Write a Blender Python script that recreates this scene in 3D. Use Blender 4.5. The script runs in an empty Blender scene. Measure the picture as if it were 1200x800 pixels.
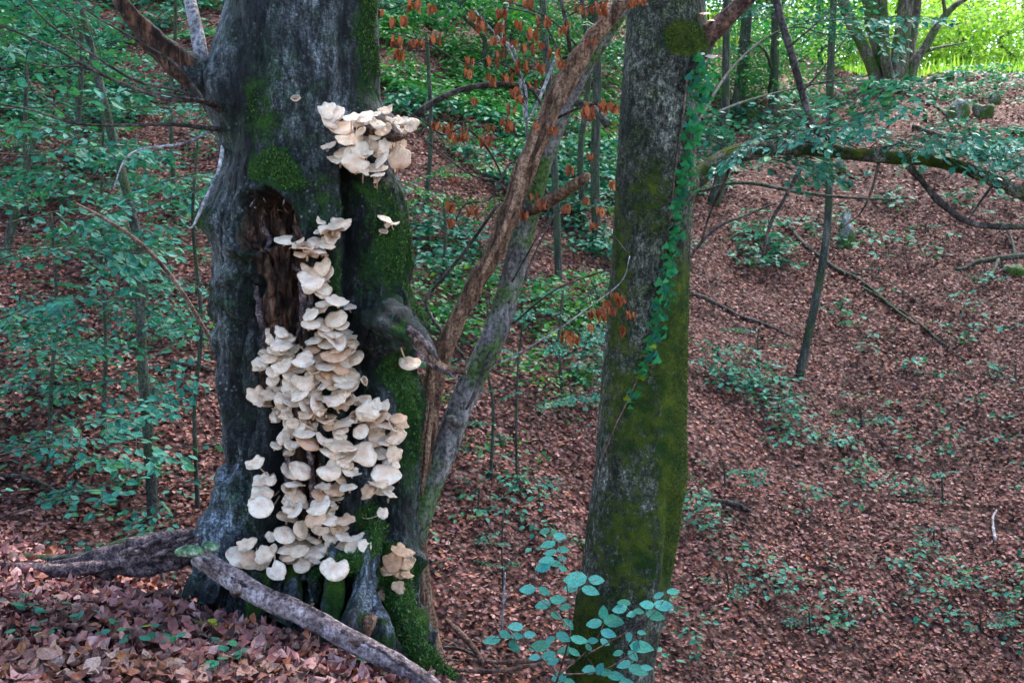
import bpy, math, random
import numpy as np
from mathutils import Vector, Matrix

rnd = random.Random(7)
NR = np.random.RandomState(11)
C = bpy.context.scene.collection
scene = bpy.context.scene
R = math.radians

# ------------------------------------------------------------ camera
F, PITCH, CAMZ = 1400.0, R(6.0), 1.5
cam_d = bpy.data.cameras.new('camera')
cam_d.sensor_width = 36; cam_d.lens = 36 * F / 1200.0; cam_d.clip_end = 600; cam_d.clip_start = 0.05
cam_d.dof.use_dof = True; cam_d.dof.focus_distance = 4.9; cam_d.dof.aperture_fstop = 9
cam = bpy.data.objects.new('camera', cam_d); C.objects.link(cam)
cam.location = (0, 0, CAMZ); cam.rotation_euler = (R(90) - PITCH, 0, 0)
scene.camera = cam

# ------------------------------------------------------------ light
SUN_EL, SUN_AZ = R(58), R(35)       # sun high behind the crest on the far right
world = bpy.data.worlds.new("World"); scene.world = world; world.use_nodes = True
wn = world.node_tree
sky = wn.nodes.new('ShaderNodeTexSky'); sky.sky_type = 'NISHITA'; sky.sun_disc = False
sky.sun_elevation = SUN_EL; sky.sun_rotation = SUN_AZ
bgn = wn.nodes['Background']; wn.links.new(sky.outputs[0], bgn.inputs[0]); bgn.inputs[1].default_value = 0.13
sun_d = bpy.data.lights.new('sun', 'SUN'); sun_d.energy = 2.8; sun_d.angle = R(24); sun_d.color = (1, .94, .84)
sun = bpy.data.objects.new('sun', sun_d); C.objects.link(sun)
sd = Vector((math.sin(SUN_AZ) * math.cos(SUN_EL), math.cos(SUN_AZ) * math.cos(SUN_EL), math.sin(SUN_EL)))
sun.rotation_euler = sd.to_track_quat('Z', 'Y').to_euler()
scene.view_settings.view_transform = 'Standard'; scene.view_settings.look = 'None'
scene.view_settings.exposure = 2.42; scene.view_settings.gamma = 1
scene.cycles.max_bounces = 5; scene.cycles.diffuse_bounces = 3; scene.cycles.glossy_bounces = 2
scene.cycles.transmission_bounces = 3; scene.cycles.transparent_max_bounces = 4
scene.cycles.use_denoising = True

# ------------------------------------------------------------ helpers
def P(px, py, Y):
    """world point seen at photo pixel (px, py) at distance Y along +y"""
    u = (px - 600) / F; v = (400 - py) / F
    d = np.array([u, math.cos(PITCH) + v * math.sin(PITCH), -math.sin(PITCH) + v * math.cos(PITCH)])
    return np.array([0, 0, CAMZ]) + d * (Y / d[1])

def proj(V):
    V = np.asarray(V, float); y = V[..., 1]; z = V[..., 2] - CAMZ
    dep = y * math.cos(PITCH) - z * math.sin(PITCH)
    up = y * math.sin(PITCH) + z * math.cos(PITCH)
    return 600 + F * V[..., 0] / dep, 400 - F * up / dep, dep

def _hash(i, j, k, s):
    n = (i * 73856093) ^ (j * 19349663) ^ (k * 83492791) ^ (s * 2654435)
    n = n & 0x7fffffff; n = ((n >> 13) ^ n) & 0x7fffffff
    n = (n * ((n * n * 15731 + 789221) & 0x7fffffff) + 1376312589) & 0x7fffffff
    return n / 1073741823.5 - 1.0

def vn(p, seed=0):
    p = np.asarray(p, float); i = np.floor(p).astype(np.int64); f = p - i; f = f * f * (3 - 2 * f)
    r = 0
    for a in (0, 1):
        wa = f[..., 0] if a else 1 - f[..., 0]
        for b in (0, 1):
            wb = f[..., 1] if b else 1 - f[..., 1]
            for c in (0, 1):
                wc = f[..., 2] if c else 1 - f[..., 2]
                r = r + wa * wb * wc * _hash(i[..., 0] + a, i[..., 1] + b, i[..., 2] + c, seed)
    return r

def fbm(p, scale=(1, 1, 1), oct=4, seed=0):
    q = np.asarray(p, float) * np.asarray(scale, float); r = 0; a = 1.0; t = 0
    for o in range(oct):
        r = r + a * vn(q + 17.3 * o, seed + o); t += a; a *= .5; q = q * 2.03
    return r / t

def sstep(a, b, x):
    t = np.clip((x - a) / (b - a), 0, 1); return t * t * (3 - 2 * t)

def mesh(name, V, quads=None, tris=None, smooth=True, attrs=None):
    me = bpy.data.meshes.new(name)
    V = np.asarray(V, np.float32); me.vertices.add(len(V)); me.vertices.foreach_set('co', V.ravel())
    L = []; st = []; n = 0
    for A, k in ((quads, 4), (tris, 3)):
        if A is not None and len(A):
            A = np.asarray(A, np.int32).reshape(-1, k); L.append(A.ravel()); st.append(n + np.arange(len(A)) * k); n += A.size
    L = np.concatenate(L); st = np.concatenate(st).astype(np.int32)
    me.loops.add(len(L)); me.loops.foreach_set('vertex_index', L)
    me.polygons.add(len(st)); me.polygons.foreach_set('loop_start', st)
    me.update(calc_edges=True)
    me.polygons.foreach_set('use_smooth', np.full(len(st), smooth, bool))
    for k, a in (attrs or {}).items():
        at = me.attributes.new(k, 'FLOAT', 'POINT'); at.data.foreach_set('value', np.asarray(a, np.float32))
    return me

class MB:
    """collects vertices and faces for ONE object"""
    def __init__(s): s.V = []; s.Q = []; s.T = []; s.n = 0
    def add(s, V, Q=None, T=None):
        V = np.asarray(V, float)
        if Q is not None and len(Q): s.Q.append(np.asarray(Q).reshape(-1, 4) + s.n)
        if T is not None and len(T): s.T.append(np.asarray(T).reshape(-1, 3) + s.n)
        s.V.append(V); s.n += len(V)
    def mesh(s, name, smooth=True, off=None):
        V = np.concatenate(s.V)
        if off is not None: V = V - off
        return mesh(name, V, np.concatenate(s.Q) if s.Q else None, np.concatenate(s.T) if s.T else None, smooth)

def link(name, me, mat, parent=None, loc=None, M=None):
    o = bpy.data.objects.new(name, me); C.objects.link(o)
    if mat and not me.materials: me.materials.append(mat)
    if parent: o.parent = parent
    if M is not None: o.matrix_local = M
    elif loc is not None: o.location = loc
    return o

def tag(o, label, cat, group=None, kind=None):
    if label: o['label'] = label
    if cat: o['category'] = cat
    if group: o['group'] = group
    if kind: o['kind'] = kind
    return o

def thing(name, label, cat, loc, group=None):
    o = bpy.data.objects.new(name, None); C.objects.link(o); o.location = loc; o.empty_display_size = .1
    return tag(o, label, cat, group)

def spline(pts, n):
    """Catmull-Rom through pts (any dimension), n samples per span"""
    p = np.asarray(pts, float); p = np.vstack([2 * p[0] - p[1], p, 2 * p[-1] - p[-2]]); out = []
    for i in range(1, len(p) - 2):
        t = np.linspace(0, 1, n, endpoint=False)[:, None]; a, b, c, d = p[i - 1], p[i], p[i + 1], p[i + 2]
        out.append(.5 * (2 * b + (c - a) * t + (2 * a - 5 * b + 4 * c - d) * t * t + (3 * b - a - 3 * c + d) * t ** 3))
    out.append(p[-2][None]); return np.vstack(out)

def tube(path, rad, seg=10, rough=0, rs=20, seed=0, flute=0):
    """tapered tube with noisy skin; returns V, Q, T"""
    p = np.asarray(path, float); rad = np.asarray(rad, float); n = len(p)
    tan = np.gradient(p, axis=0); tan /= np.linalg.norm(tan, axis=1)[:, None] + 1e-9
    a = np.cross(tan[0], [0, 0, 1.0]); 
    if np.linalg.norm(a) < .2: a = np.cross(tan[0], [0, 1.0, 0])
    N = np.zeros((n, 3)); a /= np.linalg.norm(a); N[0] = a
    for i in range(1, n):
        a = a - tan[i] * np.dot(a, tan[i]); a /= np.linalg.norm(a) + 1e-9; N[i] = a
    B = np.cross(tan, N); th = np.linspace(0, 2 * math.pi, seg, endpoint=False)
    D = N[:, None] * np.cos(th)[None, :, None] + B[:, None] * np.sin(th)[None, :, None]
    rr = rad[:, None] * np.ones(seg)[None]
    if rough:
        q = p[:, None] + D * rad[:, None, None]
        rr = rr * (1 + rough * fbm(q, (rs, rs, rs), 3, seed))
    if flute: rr = rr * (1 + flute * np.cos(th * 3 + seed)[None] * .6 + flute * np.cos(th * 5 + 2 * seed)[None] * .4)
    V = (p[:, None] + D * rr[..., None]).reshape(-1, 3)
    i = np.arange(n - 1)[:, None] * seg; j = np.arange(seg)[None]; j2 = (j + 1) % seg
    Q = np.stack([i + j, i + j2, i + seg + j2, i + seg + j], -1).reshape(-1, 4)
    V = np.vstack([V, p[0], p[-1]]); c0 = n * seg; k = np.arange(seg); k2 = (k + 1) % seg
    T = np.vstack([np.stack([k2, k, np.full(seg, c0)], -1), np.stack([k + (n - 1) * seg, k2 + (n - 1) * seg, np.full(seg, c0 + 1)], -1)])
    return V, Q, T

def pxpath(pts, n=6):
    """[(px, py, distance, width px)] -> smooth world path and radii"""
    s = spline(pts, n); W = np.array([P(a[0], a[1], a[2]) for a in s]); return W, np.maximum(s[:, 3], .4) * .5 / F * s[:, 2]

def ptube(pts, seg=10, rough=.06, n=6, rs=20, seed=0, flute=0):
    W, r = pxpath(pts, n); return tube(W, r, seg, rough, rs, seed, flute)

# ------------------------------------------------------------ materials
def nt(name):
    m = bpy.data.materials.new(name); m.use_nodes = True; t = m.node_tree; b = t.nodes['Principled BSDF']; return m, t, b
def nd(t, k, **kw):
    n = t.nodes.new('ShaderNode' + k)
    for a, v in kw.items():
        if a in n.inputs.keys(): n.inputs[a].default_value = v
        else: setattr(n, a, v)
    return n
def co(t, scale=(1, 1, 1), kind='Object'):
    c = nd(t, 'TexCoord'); m = nd(t, 'Mapping'); m.inputs['Scale'].default_value = scale
    t.links.new(c.outputs[kind], m.inputs[0]); return m.outputs[0]
def noise(t, vec, scale, detail=5, rough=.6, dist=0):
    n = nd(t, 'TexNoise'); n.inputs['Scale'].default_value = scale; n.inputs['Detail'].default_value = detail
    n.inputs['Roughness'].default_value = rough; n.inputs['Distortion'].default_value = dist
    if vec is not None: t.links.new(vec, n.inputs['Vector'])
    return n.outputs['Fac']
def ramp(t, fac, stops, interp='LINEAR'):
    r = nd(t, 'ValToRGB'); r.color_ramp.interpolation = interp; e = r.color_ramp.elements
    while len(e) < len(stops): e.new(.5)
    for x, (p, c) in zip(e, stops):
        x.position = p; x.color = (c, c, c, 1) if isinstance(c, (int, float)) else (*c, 1)
    t.links.new(fac, r.inputs[0]); return r.outputs[0]
def mix(t, fac, a, b, mode='MIX'):
    m = nd(t, 'MixRGB'); m.blend_type = mode
    for s, v in ((0, fac), (1, a), (2, b)):
        if isinstance(v, (int, float)): m.inputs[s].default_value = v if s == 0 else (v, v, v, 1)
        elif isinstance(v, tuple): m.inputs[s].default_value = (*v, 1)
        else: t.links.new(v, m.inputs[s])
    return m.outputs[0]
def math_(t, op, a, b=0.0, clamp=False):
    m = nd(t, 'Math'); m.operation = op; m.use_clamp = clamp
    for s, v in ((0, a), (1, b)):
        if isinstance(v, (int, float)): m.inputs[s].default_value = v
        else: t.links.new(v, m.inputs[s])
    return m.outputs[0]
def attr(t, name):
    a = nd(t, 'Attribute'); a.attribute_name = name; return a.outputs['Fac']
def bump(t, b, h, dist=.01, strength=1.0):
    n = nd(t, 'Bump'); n.inputs['Distance'].default_value = dist; n.inputs['Strength'].default_value = strength
    t.links.new(h, n.inputs['Height']); t.links.new(n.outputs[0], b.inputs['Normal'])

def leaf_mat(name, cols, rough=.5, trans=.35, spec=.2, tcol=1.0, patch=0):
    """colour varies leaf by leaf; some light passes through"""
    m, t, b = nt(name); g = nd(t, 'NewGeometry')
    c = ramp(t, g.outputs['Random Per Island'], [(i / max(1, len(cols) - 1), c) for i, c in enumerate(cols)])
    n = noise(t, co(t), 70, 3, .7); c = mix(t, .6, c, ramp(t, n, [(.35, .4), (.65, 1.4)]), 'MULTIPLY')
    if patch: c = mix(t, patch, c, ramp(t, noise(t, co(t), 1.3, 5, .7), [(.36, .25), (.5, 1.0), (.62, 1.5)]), 'MULTIPLY')
    t.links.new(c, b.inputs['Base Color']); b.inputs['Roughness'].default_value = rough; b.inputs['Specular IOR Level'].default_value = spec
    if trans:
        tr = nd(t, 'BsdfTranslucent'); ms = nd(t, 'MixShader'); ms.inputs[0].default_value = trans
        t.links.new(mix(t, 1.0, c, (tcol, tcol * 1.1, tcol * .6), 'MULTIPLY'), tr.inputs[0])
        t.links.new(b.outputs[0], ms.inputs[1]); t.links.new(tr.outputs[0], ms.inputs[2])
        t.links.new(ms.outputs[0], t.nodes['Material Output'].inputs[0])
    return m

def vein_mat(name, cols, spec=.3, trans=.2, rib=1.5, amt=.14, vb=.15):
    """single-leaf objects: side veins and midrib in the leaf's own coordinates, colour by object"""
    m, t, b = nt(name); o = nd(t, 'ObjectInfo'); c = ramp(t, o.outputs['Random'], [(i / max(1, len(cols) - 1), c) for i, c in enumerate(cols)])
    sx = nd(t, 'SeparateXYZ'); t.links.new(co(t), sx.inputs[0]); ax = math_(t, 'ABSOLUTE', sx.outputs[0])
    ph = math_(t, 'MULTIPLY', math_(t, 'SUBTRACT', sx.outputs[1], math_(t, 'MULTIPLY', ax, .75)), 62.0); w = math_(t, 'SINE', ph)
    vein = ramp(t, w, [(.72, 0.0), (.98, 1.0)]); mid = ramp(t, ax, [(.0, 1.0), (.035, 0.0)]); vv = math_(t, 'MAXIMUM', vein, mid)
    n = noise(t, co(t), 5, 5, .7); c = mix(t, .7, c, ramp(t, n, [(.35, .5), (.65, 1.35)]), 'MULTIPLY')
    c = mix(t, math_(t, 'MULTIPLY', vv, amt), c, mix(t, 1.0, c, (rib, rib, rib), 'MULTIPLY'))
    c = mix(t, ramp(t, noise(t, co(t), 9, 2), [(.68, 0.0), (.72, .8)]), c, (.05, .03, .015))
    t.links.new(c, b.inputs['Base Color']); b.inputs['Roughness'].default_value = .5; b.inputs['Specular IOR Level'].default_value = spec
    bump(t, b, math_(t, 'ADD', math_(t, 'MULTIPLY', w, vb), math_(t, 'MULTIPLY', n, 2.0)), .02, .6)
    if trans:
        tr = nd(t, 'BsdfTranslucent'); ms = nd(t, 'MixShader'); ms.inputs[0].default_value = trans; t.links.new(c, tr.inputs[0])
        t.links.new(b.outputs[0], ms.inputs[1]); t.links.new(tr.outputs[0], ms.inputs[2]); t.links.new(ms.outputs[0], t.nodes['Material Output'].inputs[0])
    return m

def bark_mat(name, base, dark, light, mossc=(.035, .085, .008), moss2=(.10, .16, .02), wood=(.10, .05, .03), scale=1.0, gloss=.45, lichen=.35, zs=.35, algae=(.02, .05, .022), film=.75):
    """beech bark: mottled grey, fine wrinkles, lichen specks; attributes moss / wood / wet place those patches"""
    m, t, b = nt(name); v = co(t, (1, 1, zs)); vi = co(t)
    n1 = noise(t, v, 5 * scale, 6, .65, .5); n2 = noise(t, v, 40 * scale, 8, .78); n3 = noise(t, co(t, (1, 1, 3.5)), 55 * scale, 5, .7)
    c = ramp(t, n1, [(.40, dark), (.5, base), (.61, light)])
    c = mix(t, ramp(t, noise(t, vi, 7 * scale, 5, .7), [(.47, 0.0), (.6, film)]), c, algae)
    c = mix(t, .92, c, ramp(t, n2, [(.40, .08), (.5, .7), (.64, 2.6)]), 'MULTIPLY')
    c = mix(t, .55, c, ramp(t, n3, [(.42, .3), (.56, 1.3)]), 'MULTIPLY')
    c = mix(t, .8, c, ramp(t, noise(t, co(t, (1, 1, .8)), 105, 3, .8), [(.38, .3), (.5, .95), (.62, 2.0)]), 'MULTIPLY')
    li = nd(t, 'TexVoronoi'); li.inputs['Scale'].default_value = 38 * scale; t.links.new(vi, li.inputs[0])
    lf = math_(t, 'MULTIPLY', ramp(t, li.outputs['Distance'], [(.12, 1.0), (.28, 0.0)]), ramp(t, noise(t, vi, 6 * scale, 3), [(.52, 0.0), (.62, lichen)]))
    c = mix(t, lf, c, (.34, .38, .36))
    wet_dark = math_(t, 'MULTIPLY', attr(t, 'wet_dark'), ramp(t, n1, [(.25, 1.0), (.75, .75)]), True)
    c = mix(t, wet_dark, c, tuple(x * .28 for x in dark))  # mask only darkens the bark colour
    wd = attr(t, 'wood'); wn_ = noise(t, co(t, (1, 1, .12)), 45, 5, .7)
    wc = ramp(t, wn_, [(.38, tuple(x * .06 for x in wood)), (.5, wood), (.62, tuple(min(1, x * 3.2) for x in wood))])
    wc = mix(t, ramp(t, noise(t, co(t, (1, 1, .3)), 16, 5, .7, 1.0), [(.46, 0.0), (.58, .85)]), wc, tuple(x * .1 for x in wood))
    c = mix(t, ramp(t, math_(t, 'ADD', wd, math_(t, 'MULTIPLY', math_(t, 'SUBTRACT', n2, .5), .9)), [(.4, 0.0), (.6, 1.0)]), c, wc)
    mo = attr(t, 'moss'); mn = noise(t, vi, 16 * scale, 6, .75)
    mf = ramp(t, math_(t, 'ADD', mo, math_(t, 'MULTIPLY', math_(t, 'SUBTRACT', mn, .5), 1.3)), [(.36, 0.0), (.62, 1.0)])
    mf2 = noise(t, vi, 150 * scale, 3, .7)
    mc = mix(t, ramp(t, noise(t, vi, 9 * scale, 4), [(.4, 0.0), (.65, 1.0)]), mossc, moss2)
    mc = mix(t, .8, mc, ramp(t, mf2, [(.3, .25), (.7, 1.7)]), 'MULTIPLY')
    c = mix(t, mf, c, mc); t.links.new(c, b.inputs['Base Color'])
    t.links.new(ramp(t, mf, [(0, gloss), (1, .95)]), b.inputs['Roughness'])
    h = math_(t, 'ADD', math_(t, 'MULTIPLY', n2, .7), math_(t, 'MULTIPLY', n3, .35))
    h = math_(t, 'ADD', h, math_(t, 'MULTIPLY', math_(t, 'MULTIPLY', mf2, mf), 1.6))
    h = math_(t, 'ADD', h, math_(t, 'MULTIPLY', math_(t, 'MULTIPLY', wn_, wd), 1.5))
    b.inputs['Specular IOR Level'].default_value = .28; bump(t, b, h, .026, 1.0); return m

def plain_bark(name, base, dark, light, green=(.05, .09, .02), gamt=.3, scale=1.0, rough=.8, zs=.2):
    m, t, b = nt(name); v = co(t, (1, 1, zs)); n1 = noise(t, v, 14 * scale, 6, .7, .4); n2 = noise(t, co(t), 60 * scale, 4)
    c = ramp(t, n1, [(.38, dark), (.5, base), (.63, light)])
    g = ramp(t, noise(t, co(t), 4 * scale, 4), [(.62 - gamt * .4, 0.0), (.72 - gamt * .3, 1.0)])
    c = mix(t, math_(t, 'MULTIPLY', g, min(1, gamt * 2.2)), c, green); c = mix(t, .75, c, ramp(t, n2, [(.38, .25), (.62, 1.8)]), 'MULTIPLY')
    t.links.new(c, b.inputs['Base Color']); b.inputs['Roughness'].default_value = rough; b.inputs['Specular IOR Level'].default_value = .25
    bump(t, b, math_(t, 'ADD', n1, math_(t, 'MULTIPLY', n2, .6)), .018); return m

M = {}
M['beech'] = bark_mat('old_beech_bark', (.045, .050, .054), (.009, .011, .014), (.14, .155, .165), wood=(.085, .04, .024), mossc=(.01, .05, .012), moss2=(.045, .14, .012), gloss=.42, lichen=.6)
M['mossy'] = bark_mat('mossy_beech_bark', (.10, .10, .08), (.035, .04, .028), (.20, .20, .165), mossc=(.03, .085, .008), moss2=(.16, .21, .015), scale=1.2, gloss=.75, lichen=.5, zs=.6, algae=(.06, .085, .02), film=.6)
M['root'] = bark_mat('wet_root_bark', (.06, .07, .085), (.014, .018, .022), (.18, .21, .25), mossc=(.02, .075, .008), moss2=(.08, .17, .012), gloss=.35)
M['grey'] = plain_bark('grey_sapling_bark', (.12, .105, .10), (.04, .04, .04), (.22, .2, .19), gamt=.45)
M['peel'] = plain_bark('dead_peeling_bark', (.16, .085, .052), (.04, .02, .012), (.33, .2, .13), gamt=.08, scale=1.4, zs=.12)
M['stem'] = plain_bark('green_stem_bark', (.045, .05, .042), (.018, .022, .018), (.10, .105, .09), green=(.03, .05, .018), gamt=.4)
M['twig'] = plain_bark('dark_twig_bark', (.05, .04, .035), (.02, .015, .015), (.12, .1, .09), gamt=.15)
M['pale'] = plain_bark('pale_twig_bark', (.30, .28, .30), (.12, .11, .12), (.5, .48, .5), gamt=.0)
M['brown'] = plain_bark('brown_branch_bark', (.13, .07, .05), (.04, .02, .02), (.24, .15, .12), gamt=.05)
M['log'] = plain_bark('log_bark', (.21, .15, .15), (.085, .055, .055), (.36, .29, .30), gamt=.02, scale=1.1, zs=1)
M['rot'] = plain_bark('rotten_wood', (.10, .065, .07), (.02, .014, .02), (.30, .21, .2), gamt=.05, scale=2.0, zs=1)
M['stone'] = plain_bark('mossy_stone', (.2, .2, .19), (.07, .07, .07), (.4, .4, .4), green=(.04, .08, .012), gamt=.6, scale=.7, zs=1)
LIT = [(.35, .2, .16), (.05, .02, .015), (.055, .03, .028), (.15, .052, .046), (.24, .09, .08), (.31, .145, .132), (.39, .225, .21), (.26, .082, .036), (.125, .048, .048), (.20, .07, .064)]
M['litter_near'] = leaf_mat('beech_litter_near', [tuple(min(.8, v * 1.25) for v in c) for c in LIT[2:]] + LIT[:3], .5, 0, .2, patch=.35)
M['litter'] = leaf_mat('beech_litter', LIT, .55, 0, .16, patch=.8)
M['dry'] = leaf_mat('dry_hanging_leaves', [(.32, .08, .035), (.42, .13, .06), (.18, .045, .02), (.40, .18, .10), (.46, .12, .04)], .6, .3)
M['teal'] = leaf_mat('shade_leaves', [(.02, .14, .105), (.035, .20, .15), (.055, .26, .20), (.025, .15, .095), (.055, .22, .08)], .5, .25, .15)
M['cool'] = leaf_mat('cool_sheen_leaves', [(.05, .25, .19), (.09, .33, .27), (.035, .19, .13), (.06, .28, .2)], .42, .2, .35)
M['green'] = leaf_mat('undergrowth_leaves', [(.015, .13, .055), (.03, .21, .065), (.06, .27, .05), (.02, .16, .08), (.13, .32, .03)], .45, .3)
M['ivy'] = leaf_mat('ivy_leaves', [(.025, .22, .075), (.05, .34, .12), (.025, .24, .09)], .4, .12, .3)
M['yellow'] = leaf_mat('yellow_leaves', [(.3, .32, .03), (.22, .30, .03)], .5, .3)
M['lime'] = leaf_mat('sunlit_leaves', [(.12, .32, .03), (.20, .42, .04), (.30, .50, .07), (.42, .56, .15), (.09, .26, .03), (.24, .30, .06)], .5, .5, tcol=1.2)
M['canopy'] = leaf_mat('canopy_leaves', [(.05, .13, .03), (.08, .18, .04)], .5, .12)

def cap_mat(name, a, b_, edge):
    m, t, b = nt(name); oi0 = nd(t, 'ObjectInfo'); va = nd(t, 'VectorMath'); va.operation = 'ADD'; t.links.new(co(t), va.inputs[0]); t.links.new(math_(t, 'MULTIPLY', oi0.outputs['Random'], 37.0), va.inputs[1]); vv = va.outputs[0]
    n = noise(t, vv, 3.5, 6, .65); c = ramp(t, n, [(.38, a), (.62, b_)])
    r = attr(t, 'rad'); c = mix(t, ramp(t, r, [(0, .55), (.3, .25), (.6, 0.0)]), c, edge)
    c = mix(t, math_(t, 'MULTIPLY', ramp(t, r, [(.55, 0.0), (1, 1.0)]), ramp(t, noise(t, vv, 5, 4, .7), [(.48, 0.0), (.62, .8)])), c, edge)
    c = mix(t, ramp(t, noise(t, vv, 14, 3, .7), [(.66, 0.0), (.70, .75)]), c, (.12, .06, .04))
    g = nd(t, 'NewGeometry'); oi = nd(t, 'ObjectInfo')
    c = mix(t, 1.0, c, ramp(t, oi.outputs['Random'], [(0, (.72, .56, .44)), (.18, (.92, .83, .74)), (.5, (1, .97, .93)), (1, (1, 1, 1))]), 'MULTIPLY')
    t.links.new(c, b.inputs['Base Color']); b.inputs['Roughness'].default_value = .28
    b.inputs['Subsurface Weight'].default_value = .25; b.inputs['Subsurface Radius'].default_value = (.012, .006, .004); b.inputs['Subsurface Scale'].default_value = 1
    bump(t, b, n, .012); return m
M['cap'] = cap_mat('mushroom_cap', (.88, .61, .46), (.94, .77, .63), (.62, .34, .19))
M['gill'] = cap_mat('mushroom_gills', (.66, .45, .33), (.78, .58, .45), (.55, .34, .2))
M['oldcap'] = cap_mat('dried_mushroom_cap', (.48, .28, .17), (.62, .42, .28), (.3, .15, .08))
M['shelf'] = plain_bark('shelf_fungus', (.12, .2, .1), (.05, .10, .05), (.45, .45, .36), gamt=0, zs=1)
M['cream'] = plain_bark('cream_fungus', (.55, .42, .24), (.4, .28, .15), (.7, .6, .42), gamt=0, zs=1)
M['cool_leaf'] = vein_mat('cool_veined_leaf', [(.05, .33, .27), (.09, .44, .38), (.035, .24, .16), (.07, .38, .27), (.12, .48, .44)])
M['teal_leaf'] = vein_mat('teal_veined_leaf', [(.02, .16, .10), (.04, .24, .15), (.06, .26, .10)])
M['dead_leaf'] = vein_mat('dead_veined_leaf', [(.46, .27, .22), (.30, .12, .08), (.24, .10, .08), (.50, .35, .30), (.36, .15, .06), (.20, .08, .06), (.40, .22, .19)], .25, 0, .6, .0, 0.0)
m_, t_, b_ = nt('cushion_moss'); g_ = nd(t_, 'NewGeometry')
t_.links.new(ramp(t_, g_.outputs['Random Per Island'], [(0, (.008, .035, .006)), (.5, (.02, .085, .01)), (.8, (.05, .14, .015)), (.9, (.11, .2, .025)), (1, (.10, .07, .03))]), b_.inputs['Base Color']); b_.inputs['Roughness'].default_value = .9
M['moss'] = m_
m_, t_, b_ = nt('cushion_moss_olive'); g_ = nd(t_, 'NewGeometry')
t_.links.new(ramp(t_, g_.outputs['Random Per Island'], [(0, (.02, .04, .006)), (.6, (.07, .10, .01)), (1, (.18, .20, .02))]), b_.inputs['Base Color']); b_.inputs['Roughness'].default_value = .9
M['moss_olive'] = m_

# ------------------------------------------------------------ terrain
def height(x, y):
    x = np.asarray(x, float); y = np.asarray(y, float)
    e = (x + 2.1) * .60 + (y - 5) * .80
    k = .28
    sp = np.log1p(np.exp(np.clip(e / k, -30, 30))) * k                       # soft edge of the bank
    near = -1.40 - .60 * sp - .03 * np.clip(x + 1, -3, 3)
    t = sstep(-5, 6, x)
    far = (-5.89 + .376 * y) * (1 - t) + (-9.55 + .404 * y) * t
    top = (4.15 + .03 * (y - 35)) + (1 - sstep(-2, 11, x)) * 9
    far = -np.logaddexp(-far / .5, -top / .5) * .5
    h = np.logaddexp(near / .35, far / .35) * .35
    q = np.stack([x, y, np.zeros_like(x)], -1); w = sstep(6, 11, y)
    h = h + fbm(q, (.45,) * 3, 3, 3) * .25 * w + fbm(q, (2.2,) * 3, 3, 9) * (.03 + .05 * w)
    return h + CAMZ
def H(x, y): return float(height(np.array([x]), np.array([y]))[0])
def ground_at(px, py):
    """walk down the line of sight to the ground"""
    Y = 2.5 + np.arange(0, 900) * .06; pts = np.array([P(px, py, a) for a in Y])
    h = height(pts[:, 0], pts[:, 1]); b = np.nonzero(pts[:, 2] < h)[0]
    return pts[b[0]] if len(b) else pts[-1]
# ------------------------------------------------------------ ground
ys = np.concatenate([np.linspace(-6, 2.4, 24), np.linspace(2.5, 7, 130), np.linspace(7.08, 24, 210), np.linspace(24.2, 60, 110), np.linspace(62, 260, 40)])
us = np.linspace(-1, 1, 321); us = np.sign(us) * (np.abs(us) * .55 + .45 * np.abs(us) ** 4)
YY, UU = np.meshgrid(ys, us, indexing='ij'); XX = UU * (6 + .75 * np.abs(YY))
GZ = height(XX, YY); GV = np.stack([XX, YY, GZ], -1).reshape(-1, 3)
ni, nj = XX.shape; a = (np.arange(ni - 1)[:, None] * nj + np.arange(nj - 1)[None]).reshape(-1)
m, t, b = nt('forest_floor'); v = co(t)
vo = nd(t, 'TexVoronoi'); vo.inputs['Scale'].default_value = 16; t.links.new(v, vo.inputs[0])
c1 = ramp(t, nd(t, 'SeparateColor').outputs[0], [(0, 0), (1, 1)])
sc = nd(t, 'SeparateColor'); t.links.new(vo.outputs['Color'], sc.inputs[0])
c1 = ramp(t, sc.outputs[0], [(i / 7, c) for i, c in enumerate(LIT)])
n1 = noise(t, v, 1.1, 5, .7); n2 = noise(t, v, 35, 5, .7)
c1 = mix(t, ramp(t, vo.outputs['Distance'], [(.3, 0.0), (.6, .8)]), c1, (.03, .015, .012))
c1 = mix(t, .6, c1, ramp(t, n2, [(.3, .3), (.7, 1.2)]), 'MULTIPLY')
c1 = mix(t, ramp(t, n1, [(.5, 0.0), (.75, .6)]), c1, (.05, .03, .022))
t.links.new(c1, b.inputs['Base Color']); b.inputs['Roughness'].default_value = .8; b.inputs['Specular IOR Level'].default_value = .12
bump(t, b, math_(t, 'SUBTRACT', n2, vo.outputs['Distance']), .03)
GM = mesh('ground', GV, np.stack([a, a + 1, a + nj + 1, a + nj], -1)); ground = link('ground', GM, m); ground['kind'] = 'structure'

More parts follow.
